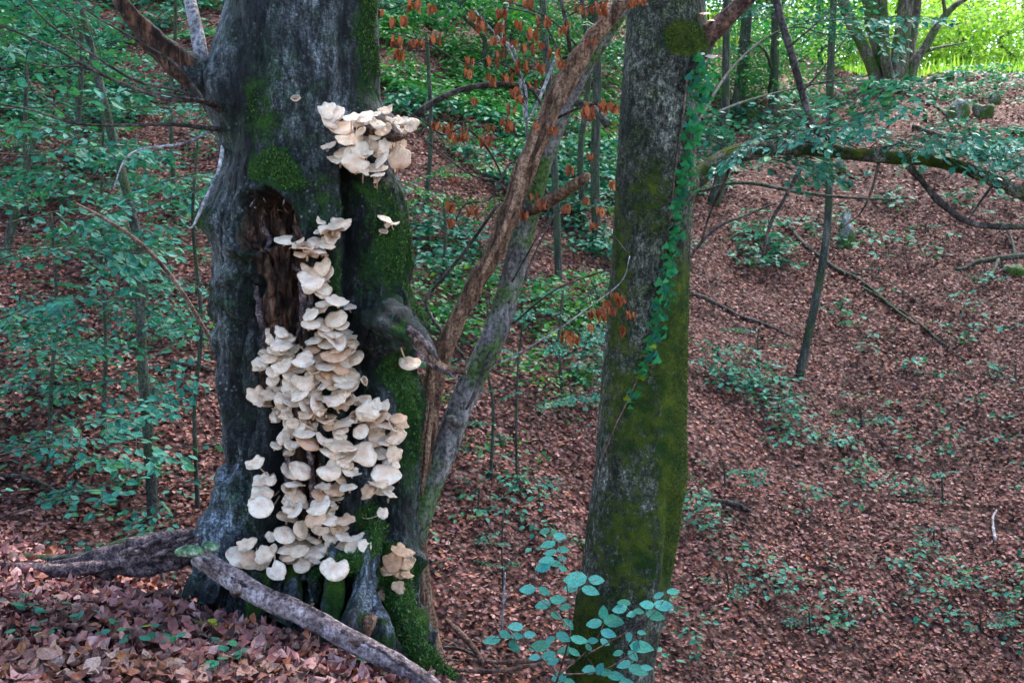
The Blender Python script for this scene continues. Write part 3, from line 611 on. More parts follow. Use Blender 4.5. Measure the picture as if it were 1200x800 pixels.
mmx = (moss + fbm(V, (14,) * 3, 3, 3) * .35).ravel(); ok = np.nonzero((mmx + NR.uniform(-.2, .2, len(mmx)) > .8) & fr1.ravel() & (py.ravel() > -20))[0]; ok = NR.choice(ok, 30000)
moss_tufts('moss', V.reshape(-1, 3)[ok] + NR.normal(0, .003, (len(ok), 3)), tr1, base1, M['moss_olive'], .010)
def part1(name, pts, mat, seg=16, rough=.12, seed=0, label=None, bias=.2, n=8, flute=0, wood=0, parent=None, off=None):
    V_, Q_, T_ = ptube(pts, seg, rough, n, 12, seed, flute); a = mt(V_, 8, bias, seed); a['wood'] += wood
    return on(name, V_, Q_, T_, mat, parent or tr1, base1 if off is None else off, a, label)
part1('limb', [(805, 68, 6.0, 34), (822, 52, 5.95, 26), (838, 34, 5.9, 22), (858, 14, 5.85, 19), (880, -6, 5.8, 18), (930, -50, 5.7, 14)], M['brown'], rough=.25, flute=.12, label='reddish broken limb at the top of the trunk')
part1('limb', [(800, 222, 6.05, 24), (818, 208, 6.1, 22), (842, 188, 6.15, 21), (872, 178, 6.2, 20), (910, 174, 6.2, 17), (960, 176, 6.2, 15), (1010, 182, 6.2, 15), (1050, 185, 6.2, 14), (1090, 188, 6.2, 14), (1130, 197, 6.2, 15), (1165, 212, 6.2, 15), (1210, 232, 6.2, 15), (1290, 262, 6.2, 13), (1400, 300, 6.2, 10), (1500, 330, 6.2, 5)], M['mossy'], rough=.2, bias=.35, seed=5, label='long arching leafy limb reaching out to the right')
for k, pts in enumerate([[(1060, 190, 6.2, 9), (1080, 212, 6.15, 8), (1105, 240, 6.1, 8), (1140, 262, 6.1, 7), (1200, 266, 6.1, 7), (1260, 262, 6.1, 5)],
                         [(938, 198, 6.2, 5), (918, 235, 6.15, 4.5), (903, 262, 6.1, 4), (893, 302, 6.1, 2.5)],
                         [(1030, 190, 6.2, 4), (1022, 222, 6.2, 3), (1008, 250, 6.2, 2), (985, 268, 6.2, 1.5)],
                         [(1165, 215, 6.2, 4), (1150, 235, 6.2, 3), (1135, 258, 6.2, 2)],
                         [(860, 178, 6.2, 5), (850, 210, 6.3, 4), (832, 250, 6.5, 3), (820, 290, 6.6, 2)]]):
    part1('branch', pts, M['twig'], 8, .25, k, bias=0)
# ------------------------------------------------------------ mushrooms
def cap_mesh(seed, wave=.06, dome=.16, curl=.1, split=0):
    r_ = random.Random(seed); nr, ns = 9, 30; V = []; rad = []
    ph = [(r_.uniform(0, 6.28), r_.uniform(.3, 1) * wave / k ** .6, k) for k in (2, 3, 5, 7)]
    for i in range(nr + 1):
        f = i / nr
        for j in range(ns):
            a = 2 * math.pi * j / ns; w = sum(A * math.sin(k * a + p) for p, A, k in ph)
            rr = f * (1 + w * f * .9); z = dome * (1 - f * f) + w * 1.1 * f ** 3 - .04 * max(0, f - .85) * 6 * .5 + curl * f ** 4 * math.sin(a + seed)
            V.append((rr * .5 * math.cos(a), rr * .5 * math.sin(a), z * .5)); rad.append(f)
    Q = [(i * ns + j, (i + 1) * ns + j, (i + 1) * ns + (j + 1) % ns, i * ns + (j + 1) % ns) for i in range(nr) for j in range(ns)]
    n0 = len(V)
    for j in range(ns):
        x, y, z = V[nr * ns + j]; V.append((x * .985, y * .985, z - .016)); rad.append(1)
    for j in range(ns): Q.append((nr * ns + j, n0 + j, n0 + (j + 1) % ns, nr * ns + (j + 1) % ns))
    # plain pale flesh under the cap (the gills hang from it)
    n1 = len(V)
    for j in range(ns):
        x, y, z = V[(nr - 6) * ns + j]; V.append((x * .6, y * .6, z - .06)); rad.append(.5)
    for j in range(ns): Q.append((n0 + j, n1 + j, n1 + (j + 1) % ns, n0 + (j + 1) % ns))
    Q.append((n1, n1 + 7, n1 + 15, n1 + 22))
    me = mesh('cap', V, Q, None, True, {'rad': rad})
    # gills
    G = []; T = []; gr = []
    for j in range(ns * 2):
        a = math.pi * j / ns; jj = j / 2; j0 = int(jj) % ns; j1 = (j0 + (1 if j % 2 else 0)) % ns
        e = (np.array(V[n0 + j0]) + np.array(V[n0 + j1])) / 2 * np.array([.97, .97, 1]); c = (np.array(V[n1 + j0]) + np.array(V[n1 + j1])) / 2
        s = len(G); G += [tuple(e), tuple(c), tuple(c * [.8, .8, 1] - [0, 0, .055]), tuple((e + c) / 2 - [0, 0, .045])]; gr += [.9, .5, .3, .6]; T.append((s, s + 1, s + 2, s + 3))
    gm = mesh('gills', G, T, None, False, {'rad': gr}); return me, gm
CAPS = [cap_mesh(s, w, dm, cu) for s, w, dm, cu in ((1, .09, .16, .08), (2, .13, .11, .16), (3, .17, .08, .14), (4, .10, .18, .12), (5, .15, .12, .2), (6, .20, .09, .18), (7, .08, .10, .08), (8, .18, .15, .24))]
WAVY = [cap_mesh(s, .24, dm, .3) for s, dm in ((21, .1), (22, .2), (23, .05))]
MIDW = [cap_mesh(s, .27, dm, .26) for s, dm in ((31, .14), (32, .22), (33, .08), (34, .18), (35, .12))]
for a_ in CAPS + WAVY + MIDW: a_[0].materials.append(M['cap']); a_[1].materials.append(M['gill'])
def remat(me, m_): c = me.copy(); c.materials.clear(); c.materials.append(m_); return c
OLD = [(remat(a, M['oldcap']), remat(b, M['oldcap'])) for a, b in WAVY + CAPS[4:6]]
ORD = ['topmost', 'second', 'third', 'fourth', 'fifth', 'sixth', 'seventh', 'eighth', 'ninth', 'tenth', 'eleventh', 'twelfth', 'thirteenth', 'fourteenth', 'fifteenth', 'sixteenth', 'seventeenth', 'eighteenth', 'nineteenth', 'twentieth',
       'twenty-first', 'twenty-second', 'twenty-third', 'twenty-fourth', 'twenty-fifth', 'twenty-sixth', 'twenty-seventh', 'twenty-eighth', 'twenty-ninth', 'thirtieth', 'thirty-first', 'thirty-second', 'thirty-third', 'thirty-fourth', 'thirty-fifth', 'thirty-sixth', 'thirty-seventh', 'thirty-eighth', 'thirty-ninth', 'fortieth',
       'forty-first', 'forty-second', 'forty-third', 'forty-fourth', 'forty-fifth', 'forty-sixth', 'forty-seventh', 'forty-eighth']

def mushroom(px, py, w, ratio, side, depth, kind, label, stemto=None, long=0.0):
    """w: cap width in photo px. ratio: how round the cap looks. side: lean of the cap axis on screen, degrees"""
    s = surf(px, py); dep = proj(s)[2] - depth; Y = s[1] - depth
    c = P(px, py, Y); view = np.array([0, 0, CAMZ]) - c; view /= np.linalg.norm(view)
    upv = np.array([math.sin(R(side)), 0, math.cos(R(side))]); upv = upv - view * np.dot(upv, view); upv /= np.linalg.norm(upv)
    rt = min(.97, ratio); n = view * rt + upv * math.sqrt(1 - rt * rt)
    a = np.cross(n, view); a /= np.linalg.norm(a) + 1e-9; b = np.cross(n, a); sp = rnd.uniform(0, 6.28)
    x = a * math.cos(sp) + b * math.sin(sp); y = np.cross(n, x)
    size = w / F * proj(c)[2] * 1.05
    if kind == 'down': n, y = -n, -y
    me, gm = rnd.choice({'n': CAPS + MIDW, 'w': WAVY + CAPS[5:6], 'o': OLD, 'down': CAPS}[kind])
    foot = (surf(stemto[0], stemto[1]) if stemto else surf(px + rnd.gauss(0, 3), py + w * .25)) + np.array([0, .02, 0])
    th_ = thing('mushroom', label, 'mushroom', foot, 'pale mushrooms growing on the old beech')
    Rm = Matrix(np.stack([x, y, n], -1).tolist()).to_4x4()
    mat4 = Matrix.Translation(c - foot) @ Rm @ Matrix.Scale(size, 4)
    link('cap', me, None, th_, M=mat4); link('gills', gm, None, th_, M=mat4)
    e = c - foot - n * size * .02; mid = e * .55 + np.array([0, -.1, -.22]) * np.linalg.norm(e) * (1 - .3 * bool(stemto)) - n * size * .12 * 0
    V_, Q_, T_ = tube(spline([np.zeros(3), mid * .7, e - n * size * .12, e], 4), np.interp(np.linspace(0, 1, 13), [0, .8, 1], [.055, .04, .07]) * max(size, .04) * (.75 if stemto else 1), 8, .1, 60)
    me_ = mesh('stem', V_, Q_, T_, True, {'rad': np.full(len(V_), .2)}); link('stem', me_, M['oldcap' if kind == 'o' else 'gill'], th_)
    return th_

MUSH = []
def crop(ox, oy, s, lst, cl):
    for t_ in lst:
        x, y, w = t_[:3]; r = t_[3] if len(t_) > 3 else None; sd = t_[4] if len(t_) > 4 else None; kd = t_[5] if len(t_) > 5 else 'n'; st = t_[6] if len(t_) > 6 else None
        MUSH.append([ox + x / s, oy + y / s, w / s, r, sd, kd, cl, (ox + st[0] / s, oy + st[1] / s) if st else None])
crop(360, 100, 4, [(95, 120, 72, .75), (130, 135, 85, .5), (110, 167, 95, .35), (205, 150, 75, .6), (170, 195, 115, .4), (265, 150, 80, .8, 0, 'w'), (290, 175, 60, .7, -20, 'w'), (365, 115, 62, .6, 0, 'w'), (320, 135, 40, .6, 0, 'w'), (355, 207, 72, .75, 10, 'w'), (410, 195, 46, .6), (485, 185, 66, .9, 25, 'w'), (460, 165, 44, .6, 0, 'w'),
     (198, 255, 112, .65, -12), (295, 270, 88, .92, -30), (100, 283, 66, .5), (175, 312, 85, .45), (155, 345, 90, .4), (225, 350, 115, .88, 5, 'w'), (365, 285, 60, .8, 40), (345, 318, 70, .6, 10), (345, 350, 95, .45), (320, 385, 115, .35), (432, 340, 92, .92, 30), (330, 420, 62, .35), (265, 400, 60, .4), (445, 245, 30, .9, 40, 'w'), (250, 215, 50, .5), (430, 165, 50, .7, 20, 'w'), (400, 180, 50, .6, 0, 'w'), (450, 210, 46, .7, 30, 'w'), (400, 240, 60, .7, 10), (425, 215, 50, .7, -20, 'w'), (440, 275, 60, .8, 20), (330, 180, 60, .6, 0, 'w'), (235, 175, 50, .6), (385, 165, 44, .7, 0, 'w'), (400, 290, 70, .6), (320, 235, 60, .7), (255, 300, 80, .8)], 'on the high snag')
crop(230, 240, 2.667, [(447, 57, 62, .28), (428, 72, 82, .28), (425, 97, 44, .85, 0, 'down'), (280, 108, 62, .38), (325, 112, 26, .4), (390, 52, 26, .4), (378, 85, 24, .4), (370, 118, 62, .4), (408, 122, 52, .5), (335, 130, 62, .35), (370, 142, 74, .35), (345, 155, 66, .4), (390, 153, 50, .45), (312, 128, 30, .4)], 'beside the rotten hollow')
crop(230, 240, 2.667, [(590, 44, 46, .4), (612, 61, 44, .35), (585, 82, 26, .5)], 'on the mossy right edge')
crop(230, 240, 2.667, [(667, 493, 62, .6, 10, 'n', (640, 450))], 'hanging under the mossy limb')
crop(360, 100, 4, [(-55, 60, 44, .6)], 'alone on the bare upper trunk')
crop(280, 290, 3.81, [(370, 90, 78, .8), (335, 108, 90, .55), (388, 125, 80, .5), (320, 150, 95, .6), (372, 178, 84, .6, 15), (365, 200, 70, .6, 0), (437, 235, 82, .65), (385, 248, 78, .55), (350, 275, 92, .5), (320, 298, 72, .55), (432, 318, 90, .8, -30), (320, 340, 75, .5), (375, 345, 90, .45), (455, 345, 70, .5), (410, 378, 105, .35), (470, 372, 66, .4),
     (425, 405, 112, .35), (482, 400, 82, .45), (335, 413, 78, .5), (497, 420, 72, .4), (405, 430, 90, .4), (322, 450, 76, .5), (450, 448, 112, .4), (490, 460, 70, .4), (348, 475, 100, .55), (430, 480, 112, .4), (505, 487, 90, .4), (460, 500, 112, .38), (385, 505, 84, .5), (440, 528, 84, .45), (480, 522, 70, .4), (385, 532, 86, .45), (345, 545, 70, .5), (405, 560, 76, .45)], 'in the narrow middle column')
crop(280, 290, 3.81, [(137, 382, 40, .95, 60), (190, 378, 60, .7), (140, 412, 44, .95, 70), (205, 412, 80, .5), (190, 436, 92, .4), (172, 458, 82, .45), (240, 445, 40, .9, 60), (120, 470, 58, .8), (135, 492, 70, .6), (96, 518, 68, .85, -20), (80, 537, 40, .7), (200, 495, 84, .5), (192, 525, 84, .7), (160, 550, 70, .6), (242, 522, 76, .85, 20), (290, 500, 84, .8, 0, 'w'), (258, 548, 84, .6), (318, 525, 56, .6), (152, 590, 60, .85, -30)], 'in the left upper group')
crop(280, 290, 3.81, [(168, 622, 90, .92, -20), (80, 662, 76, .96, -20), (125, 655, 66, .8), (120, 692, 56, .6), (240, 620, 88, .9, -10), (290, 600, 80, .8), (325, 590, 70, .85), (195, 665, 76, .7), (230, 575, 66, .6), (382, 582, 92, .5), (330, 640, 86, .6), (270, 655, 86, .6), (238, 685, 84, .5), (312, 670, 92, .45), (292, 705, 90, .5), (350, 705, 94, .4), (375, 675, 66, .5), (330, 735, 124, .35), (200, 705, 66, .7), (180, 722, 56, .7), (166, 757, 56, .95, -30), (212, 742, 60, .7), (240, 782, 56, .8), (310, 785, 88, .4), (390, 760, 86, .5), (440, 708, 94, .45), (430, 672, 92, .45), (470, 778, 84, .4), (500, 575, 84, .65), (470, 612, 76, .5), (490, 632, 84, .35), (455, 645, 76, .4), (560, 595, 44, .9, 70, 'down'), (500, 680, 60, .4), (450, 585, 66, .5), (415, 610, 60, .5), (370, 620, 60, .5)], 'in the broad middle belt')
crop(280, 290, 3.81, [(562, 675, 56, .6), (575, 730, 84, .9, 20), (517, 757, 46, .95, -60), (620, 700, 60, .8, 50), (655, 705, 46, .8, 60), (650, 742, 92, .7, 30), (712, 762, 64, .6), (690, 790, 60, .6), (605, 775, 70, .6)], 'in the right-hand group')
crop(250, 480, 3.636, [(630, 22, 64, .8), (600, 30, 44, .95, -60), (660, 15, 80, .5), (700, 30, 84, .55), (735, 62, 94, .5), (800, 52, 56, .8, 60), (690, 110, 88, .93), (780, 110, 70, .8), (628, 92, 66, .8, -30), (735, 132, 56, .6), (770, 190, 64, .95, 40), (642, 187, 96, .93, 0, 'w'), (715, 185, 76, .7), (735, 272, 98, .93), (780, 235, 36, .8), (702, 312, 64, .5, 0, 'w'), (722, 338, 84, .6), (655, 350, 50, .9, -50), (752, 358, 60, .5), (680, 335, 50, .9, 30, 'down')], 'in the right-hand group')
crop(250, 480, 3.636, [(403, 72, 84, .6), (385, 100, 84, .5), (400, 132, 94, .5), (325, 90, 62, .9, 60), (300, 122, 56, .9, 50), (268, 152, 50, .7), (330, 150, 56, .7), (265, 30, 44, .8), (325, 55, 50, .9, 60), (322, 182, 50, .7), (485, 35, 78, .55), (510, 65, 74, .5), (558, 55, 64, .5), (545, 82, 62, .5), (540, 112, 52, .8), (470, 128, 66, .6), (545, 152, 124, .35), (515, 168, 112, .3), (545, 186, 62, .4), (570, 203, 78, .4), (558, 222, 70, .3)], 'just under the middle belt')
crop(250, 480, 3.636, [(178, 225, 66, .95, -30, 'n', (275, 262)), (372, 256, 80, .95), (408, 272, 54, .8, 30), (315, 262, 60, .7), (205, 305, 72, .8, -10), (240, 300, 50, .7), (498, 257, 96, .6, 0, 'w'), (540, 285, 90, .45), (590, 265, 62, .5), (600, 248, 34, .6), (465, 325, 66, .5), (515, 340, 80, .5), (575, 330, 70, .4), (455, 360, 70, .5), (490, 395, 64, .45), (525, 378, 54, .45), (350, 318, 84, .5), (325, 332, 62, .6), (348, 376, 88, .8), (375, 402, 66, .5), (205, 355, 84, .5, 0, 'n', (290, 335)), (180, 385, 64, .6), (202, 413, 88, .92, -10, 'n', (300, 360)), (320, 395, 52, .7), (450, 408, 84, .45), (490, 428, 74, .45), (316, 458, 94, .55), (320, 418, 54, .6), (350, 430, 64, .5), (435, 462, 84, .6), (490, 465, 84, .6), (540, 495, 86, .6), (563, 468, 80, .55)], 'in the lower group')
crop(250, 480, 3.636, [(455, 512, 62, .6, 0, 'o'), (500, 540, 64, .6), (530, 530, 74, .6), (560, 545, 74, .6), (525, 510, 54, .5), (550, 577, 74, .6), (610, 578, 80, .9, 20), (645, 578, 54, .85, 30), (305, 532, 92, .85), (375, 508, 64, .8, 50), (245, 540, 44, .95, -40), (425, 553, 60, .4), (395, 575, 74, .5), (325, 585, 112, .5), (365, 600, 84, .6), (330, 608, 84, .5), (430, 600, 92, .65), (340, 632, 64, .5), (400, 627, 84, .5), (430, 637, 52, .5), (378, 663, 60, .92), (515, 677, 98, .85, 0, 'w', (480, 570)),
     (142, 570, 78, .8, -20, 'n', (220, 540)), (120, 620, 104, .6, -20, 'w', (215, 565)), (165, 643, 90, .85, -10, 'w', (250, 590)), (215, 620, 66, .9, 10), (200, 652, 64, .6), (170, 675, 70, .5), (270, 688, 74, .9, 0, 'w', (265, 600)), (238, 600, 52, .8)], 'in the lowest group')
crop(250, 480, 3.636, [(722, 440, 52, .9, 20, 'n', (620, 455))], 'on a long curved stalk above the moss')
crop(250, 480, 3.636, [(812, 605, 72, .7, 0, 'o'), (788, 592, 52, .7, 0, 'o'), (822, 650, 64, .6, 20, 'o'), (762, 650, 76, .85, -10, 'o'), (750, 682, 74, .6, 0, 'o'), (800, 690, 66, .5, 0, 'o'), (826, 702, 50, .5, 0, 'o'), (736, 772, 78, .92, -5, 'o', (740, 710)), (790, 755, 54, .9, 30, 'o')], 'in the dried cluster')
fill = []
for q in MUSH:
    if q[5] == 'n' and not q[7] and q[2] > 14 and rnd.random() < .22 and 'alone' not in q[6] and 'hollow' not in q[6] and 'edge' not in q[6]: fill.append([q[0] + rnd.gauss(0, 7), q[1] + rnd.uniform(3, 9), q[2] * rnd.uniform(.55, .85), rnd.uniform(.4, .8), rnd.gauss(0, 30), 'n', q[6] + '#', None])
    if q[5] == 'n' and not q[7] and rnd.random() < .07: q[5] = 'down'
MUSH += fill
byc = {}
for q in MUSH: byc.setdefault(q[6].rstrip('#'), []).append(q)
for cl, L in byc.items():
    L.sort(key=lambda q: q[1])
    for i, (x, y, w, r, sd, kd, cq, st) in enumerate(L):
        r = .55 if r is None else r; r = min(.97, max(.28, r + rnd.gauss(0, .07))); sd = rnd.gauss(0, 20) if sd is None else sd + rnd.gauss(0, 6)
        sz = 'small' if w < 15 else ('large' if w > 23 else 'medium')
        look = {'w': 'wavy-edged cream', 'o': 'shrivelled tan', 'down': 'cream gills-showing', 'n': 'smooth cream'}[kd]
        form = 'edge-on' if r < .42 else ('tilted' if r < .75 else 'round-faced')
        pos = ORD[i] + ('' if i == 0 else ' down') if len(L) > 1 else ''
        lab = '%s %s %s mushroom%s %s' % (sz, look, form, (', ' + pos) if pos else '', cl)
        dp = rnd.uniform(.02, .095) + .012 * math.sin(x * .5)
        if kd == 'o': dp += .06
        if cq.endswith('#'): dp = rnd.uniform(.01, .04)
        if cl.startswith('on the high snag'): dp = rnd.uniform(.12, .26) if x > 405 else .06
        if 'hanging under' in cl: dp = .3
        if st: dp = rnd.uniform(.1, .14)
        mushroom(x, y, w * rnd.uniform(.98, 1.2), r, sd, dp, kd, lab, st)
# little bracket fungi on the right beech
for k, (x, y, w) in enumerate([(826, 16, 12), (834, 24, 11), (833, 66, 14), (826, 72, 10), (822, 62, 9)]):
    s = P(x, y, 5.86); th_ = thing('mushroom', ['small white edge-on mushroom, topmost under the reddish limb of the right beech', 'small white edge-on mushroom, second under the reddish limb of the right beech', 'wide white mushroom above the ivy at the reddish limb', 'lowest small white mushroom above the ivy at the reddish limb', 'tiny white mushroom touching the bark above the ivy'][k], 'mushroom', s, 'white mushrooms on the right beech')
    link('cap', CAPS[k][0], None, th_, M=Matrix.Rotation(R(15 + k * 6), 4, 'X') @ Matrix.Scale(w / F * 6, 4)); V_, Q_, T_ = tube([(0, .0, 0), (-.03, .05, -.02)], [.004, .005], 6); link('stem', mesh('stem', V_, Q_, T_, True, {'rad': np.zeros(len(V_))}), M['gill'], th_)
# ------------------------------------------------------------ generic small-tree tools
def tpart(parent, off, name, pts, mat, seg=12, rough=.1, seed=0, n=6, label=None, flute=0, rs=20):
    V_, Q_, T_ = ptube(pts, seg, rough, n, rs, seed, flute); return on(name, V_, Q_, T_, mat, parent, off, None, label)

# leaning pair of thin trunks between the two big ones
b2 = P(492, 720, 4.95); b2[2] = H(b2[0], b2[1])
lean = thing('leaning_dead_sapling', 'brown dead trunk with peeling bark leaning right in front of its grey neighbour', 'tree', b2)
tpart(lean, b2, 'trunk', [(514, 860, 4.95, 22), (512, 800, 4.95, 20), (508, 760, 4.95, 21), (500, 720, 4.95, 20), (492, 660, 4.97, 19), (490, 600, 5.0, 20), (496, 540, 5.0, 22), (503, 480, 5.0, 24), (512, 430, 5.0, 23), (530, 385, 5.0, 22), (556, 335, 5.0, 22), (582, 290, 5.0, 22), (602, 235, 5.0, 23), (622, 180, 5.0, 24), (645, 130, 5.0, 25), (672, 80, 5.0, 24), (700, 38, 5.0, 20), (728, 4, 5.0, 17), (760, -40, 5.0, 14), (820, -140, 5.0, 9)], M['peel'], 28, .3, 3, 10, flute=.16, rs=14)
for pts in ([(506, 470, 4.86, 6), (500, 530, 4.85, 7), (494, 580, 4.86, 5)], [(560, 330, 4.88, 5), (590, 270, 4.87, 7), (606, 225, 4.88, 5)], [(622, 190, 4.87, 5), (648, 130, 4.86, 8), (676, 78, 4.88, 5)]):
    tpart(lean, b2, 'bark_strip', pts, M['peel'], 8, .3, 5)
b3 = P(486, 640, 5.0); b3[2] = H(b3[0], b3[1])
grey = thing('leaning_grey_sapling', 'slender smooth grey trunk with mossy foot leaning right, hung with dry orange leaves', 'tree', b3)
tpart(grey, b3, 'trunk', [(496, 735, 5.08, 16), (492, 680, 5.05, 20), (488, 640, 5.0, 26), (490, 605, 4.98, 36), (505, 565, 5.02, 30), (522, 525, 5.05, 30), (536, 485, 5.08, 29), (556, 440, 5.1, 30), (576, 400, 5.12, 30), (592, 355, 5.15, 28), (604, 310, 5.16, 27), (616, 262, 5.18, 26), (628, 215, 5.2, 25), (640, 175, 5.2, 24), (660, 125, 5.2, 23), (684, 78, 5.2, 22), (706, 45, 5.2, 20), (732, 5, 5.2, 18), (765, -50, 5.2, 15), (820, -150, 5.2, 9)], M['grey'], 28, .12, 8, 10, rs=8)
tpart(grey, b3, 'knot', [(542, 498, 5.05, 8), (534, 493, 5.0, 11), (526, 490, 4.97, 8), (522, 489, 4.96, 4)], M['grey'], 14, .3)
tpart(grey, b3, 'broken_branch', [(618, 248, 5.15, 12), (640, 238, 5.05, 14), (660, 226, 4.95, 14), (684, 210, 4.9, 11), (690, 204, 4.88, 5)], M['peel'], 14, .4, 2)
tpart(grey, b3, 'broken_branch', [(648, 112, 5.2, 9), (672, 120, 5.2, 9), (695, 128, 5.15, 9), (712, 146, 5.1, 10)], M['stem'], 12, .3, 2)
tpart(grey, b3, 'branch', [(578, 405, 5.1, 7), (572, 420, 5.05, 6), (556, 462, 5.0, 5), (546, 480, 4.98, 3)], M['twig'], 8, .2)
tpart(grey, b3, 'branch', [(640, 112, 5.2, 6), (610, 100, 5.3, 6), (578, 99, 5.35, 7), (545, 104, 5.4, 7), (515, 116, 5.4, 7), (492, 132, 5.4, 9), (478, 150, 5.45, 9)], M['twig'], 10, .2)
TW = [[(655, 60, 5.15, 4), (620, 140, 5.05, 3.2), (612, 110, 5.05, 3), (603, 60, 5.0, 2.6), (585, 45, 5.0, 2.4), (556, 12, 5.0, 2)],
      [(600, 235, 5.1, 3), (575, 180, 5.05, 2.5), (545, 150, 5.0, 2.5), (520, 158, 5.0, 2.2), (492, 140, 4.95, 1.8), (470, 128, 4.95, 1.5)],
      [(622, 180, 5.1, 3), (617, 150, 5.0, 3), (616, 105, 5.0, 3), (598, 60, 5.0, 2.6), (588, 40, 5.0, 2), (600, -8, 5.0, 1.6)],
      [(640, 130, 5.1, 3.4), (610, 90, 5.0, 2.6), (575, 70, 5.0, 2.3), (545, 75, 5.0, 2), (500, 50, 5.0, 1.7), (455, 38, 5.0, 1.5)],
      [(668, 60, 5.1, 5), (664, 30, 5.0, 5), (655, -10, 5, 5)],
      [(620, 250, 5.1, 3), (585, 215, 5.0, 2.5), (552, 205, 5.0, 2.2), (515, 178, 4.95, 2), (490, 158, 4.9, 1.6)],
      [(650, 140, 5.1, 3), (680, 126, 5.0, 3), (700, 122, 4.95, 2.4), (724, 128, 4.95, 2)],
      [(600, 330, 5.1, 2.4), (640, 262, 5.0, 2.2), (670, 240, 5.0, 1.8), (720, 222, 5.0, 1.5), (728, 196, 5.0, 1.2)],
      [(596, 355, 5.1, 4), (612, 330, 5.2, 3.4), (630, 290, 5.3, 2.6), (650, 250, 5.4, 2)],
      [(545, 420, 5.1, 5), (500, 360, 5.3, 4.5), (520, 325, 5.35, 4.5), (548, 290, 5.4, 4.5), (585, 238, 5.45, 4)],
      [(600, 380, 5.1, 2.5), (650, 340, 5.0, 2.4), (700, 320, 5.0, 2.2), (720, 315, 5.0, 1.5)],
      [(560, 440, 5.1, 2.0), (640, 395, 4.9, 1.8), (690, 360, 4.8, 1.6), (728, 330, 4.8, 1.4), (738, 300, 4.8, 1)],
      [(628, 215, 5.1, 3), (600, 190, 5.0, 2.4), (575, 232, 5.0, 2), (545, 240, 5.0, 1.8), (530, 268, 5.0, 1.4)],
      [(640, 150, 5.1, 2.6), (660, 90, 5.0, 2.4), (652, 55, 5.0, 2), (630, 20, 5.0, 2), (590, 8, 5, 1.8)],
      [(690, 70, 5.1, 3), (640, 20, 5.0, 2.4), (560, -6, 5.0, 2), (500, -2, 5, 1.6), (455, 12, 5, 1.4)]]
TP = []
for k, pts in enumerate(TW):
    tpart(grey, b3, 'twig', pts, M['pale'] if k in (0, 2, 11) else M['twig'], 7, .25, k, 8); TP.append(pxpath(pts, 8)[0])
TP = np.vstack(TP)
def dry_mesh(seed):
    r_ = np.random.RandomState(seed); mb = MB(); n = r_.randint(4, 7)
    yaw = r_.uniform(0, 6.28, n); pos = np.stack([np.cos(yaw) * .004, np.sin(yaw) * .004, -r_.uniform(0, .012, n)], -1)
    scatter(mb, t_leaf(.24, .28, .9, .3), pos, yaw, r_.uniform(-1.5, -1.0, n), r_.uniform(-1, 1, n), r_.uniform(.024, .044, n)); return mb.mesh('dry_leaf_cluster')
DRY = [dry_mesh(s) for s in range(7)]
for q in DRY: q.materials.append(M['dry'])
cls = [(60, 60), (66, 95), (100, 90), (145, 22), (155, 97), (130, 105), (80, 120), (112, 12), (250, 32), (305, 60), (320, 42), (245, 140), (243, 172), (290, 143), (320, 183), (275, 172), (292, 188), (378, 118), (385, 192), (345, 228), (158, 285), (168, 296), (190, 308), (205, 322), (235, 320), (300, 303), (330, 278), (336, 298), (280, 322), (210, 425), (195, 487), (210, 518), (250, 500), (470, 62), (440, 133), (448, 70), (520, 102), (540, 33), (557, 12), (408, 303), (425, 300), (455, 303), (508, 264), (520, 268), (555, 250), (580, 253), (522, 383), (475, 400), (545, 478), (495, 470), (465, 488), (530, 522), (416, 473), (385, 473), (372, 500), (566, 715), (530, 740), (550, 745), (410, 60), (385, 8), (342, 5), (262, 48), (412, 120), (400, 90),
       (270, 60), (310, 100), (325, 130), (352, 60), (360, 150), (340, 210), (255, 230), (225, 300), (180, 300), (330, 250), (400, 150), (350, 110), (305, 25), (90, 40), (50, 30), (300, 85), (430, 40), (500, 20), (525, 30), (450, 160)]
cls = [(430 + a / 2, b / 2) for a, b in cls] + [(660 + a / 3.635, 280 + b / 3.635) for a, b in [(250, 250), (195, 290), (130, 325), (165, 335), (135, 380), (280, 345), (240, 385), (35, 400), (50, 435), (10, 430)]] + [(755, 2), (742, 5), (688, 130), (606, 85), (712, 216), (724, 352)]
mbp = MB()
for x, y in cls:
    x += rnd.gauss(0, 3); y += rnd.gauss(0, 3); c = P(x, y - 5, rnd.uniform(4.75, 5.0)); k = np.argmin(((TP - c) ** 2).sum(1)); q = TP[k]
    if np.linalg.norm(q - c) > .02: mbp.add(*tube(spline([q, (q + c) / 2 + [0, 0, .02], c], 3), np.full(7, .0016), 4))
    link('dry_leaf_cluster', rnd.choice(DRY), None, grey, M=Matrix.Translation(c - b3) @ Matrix.Rotation(rnd.uniform(0, 6.28), 4, 'Z') @ Matrix.Scale(rnd.uniform(.8, 1.25), 4))
link('petioles', mbp.mesh('petioles', True, b3), M['twig'], grey)['kind'] = 'stuff'

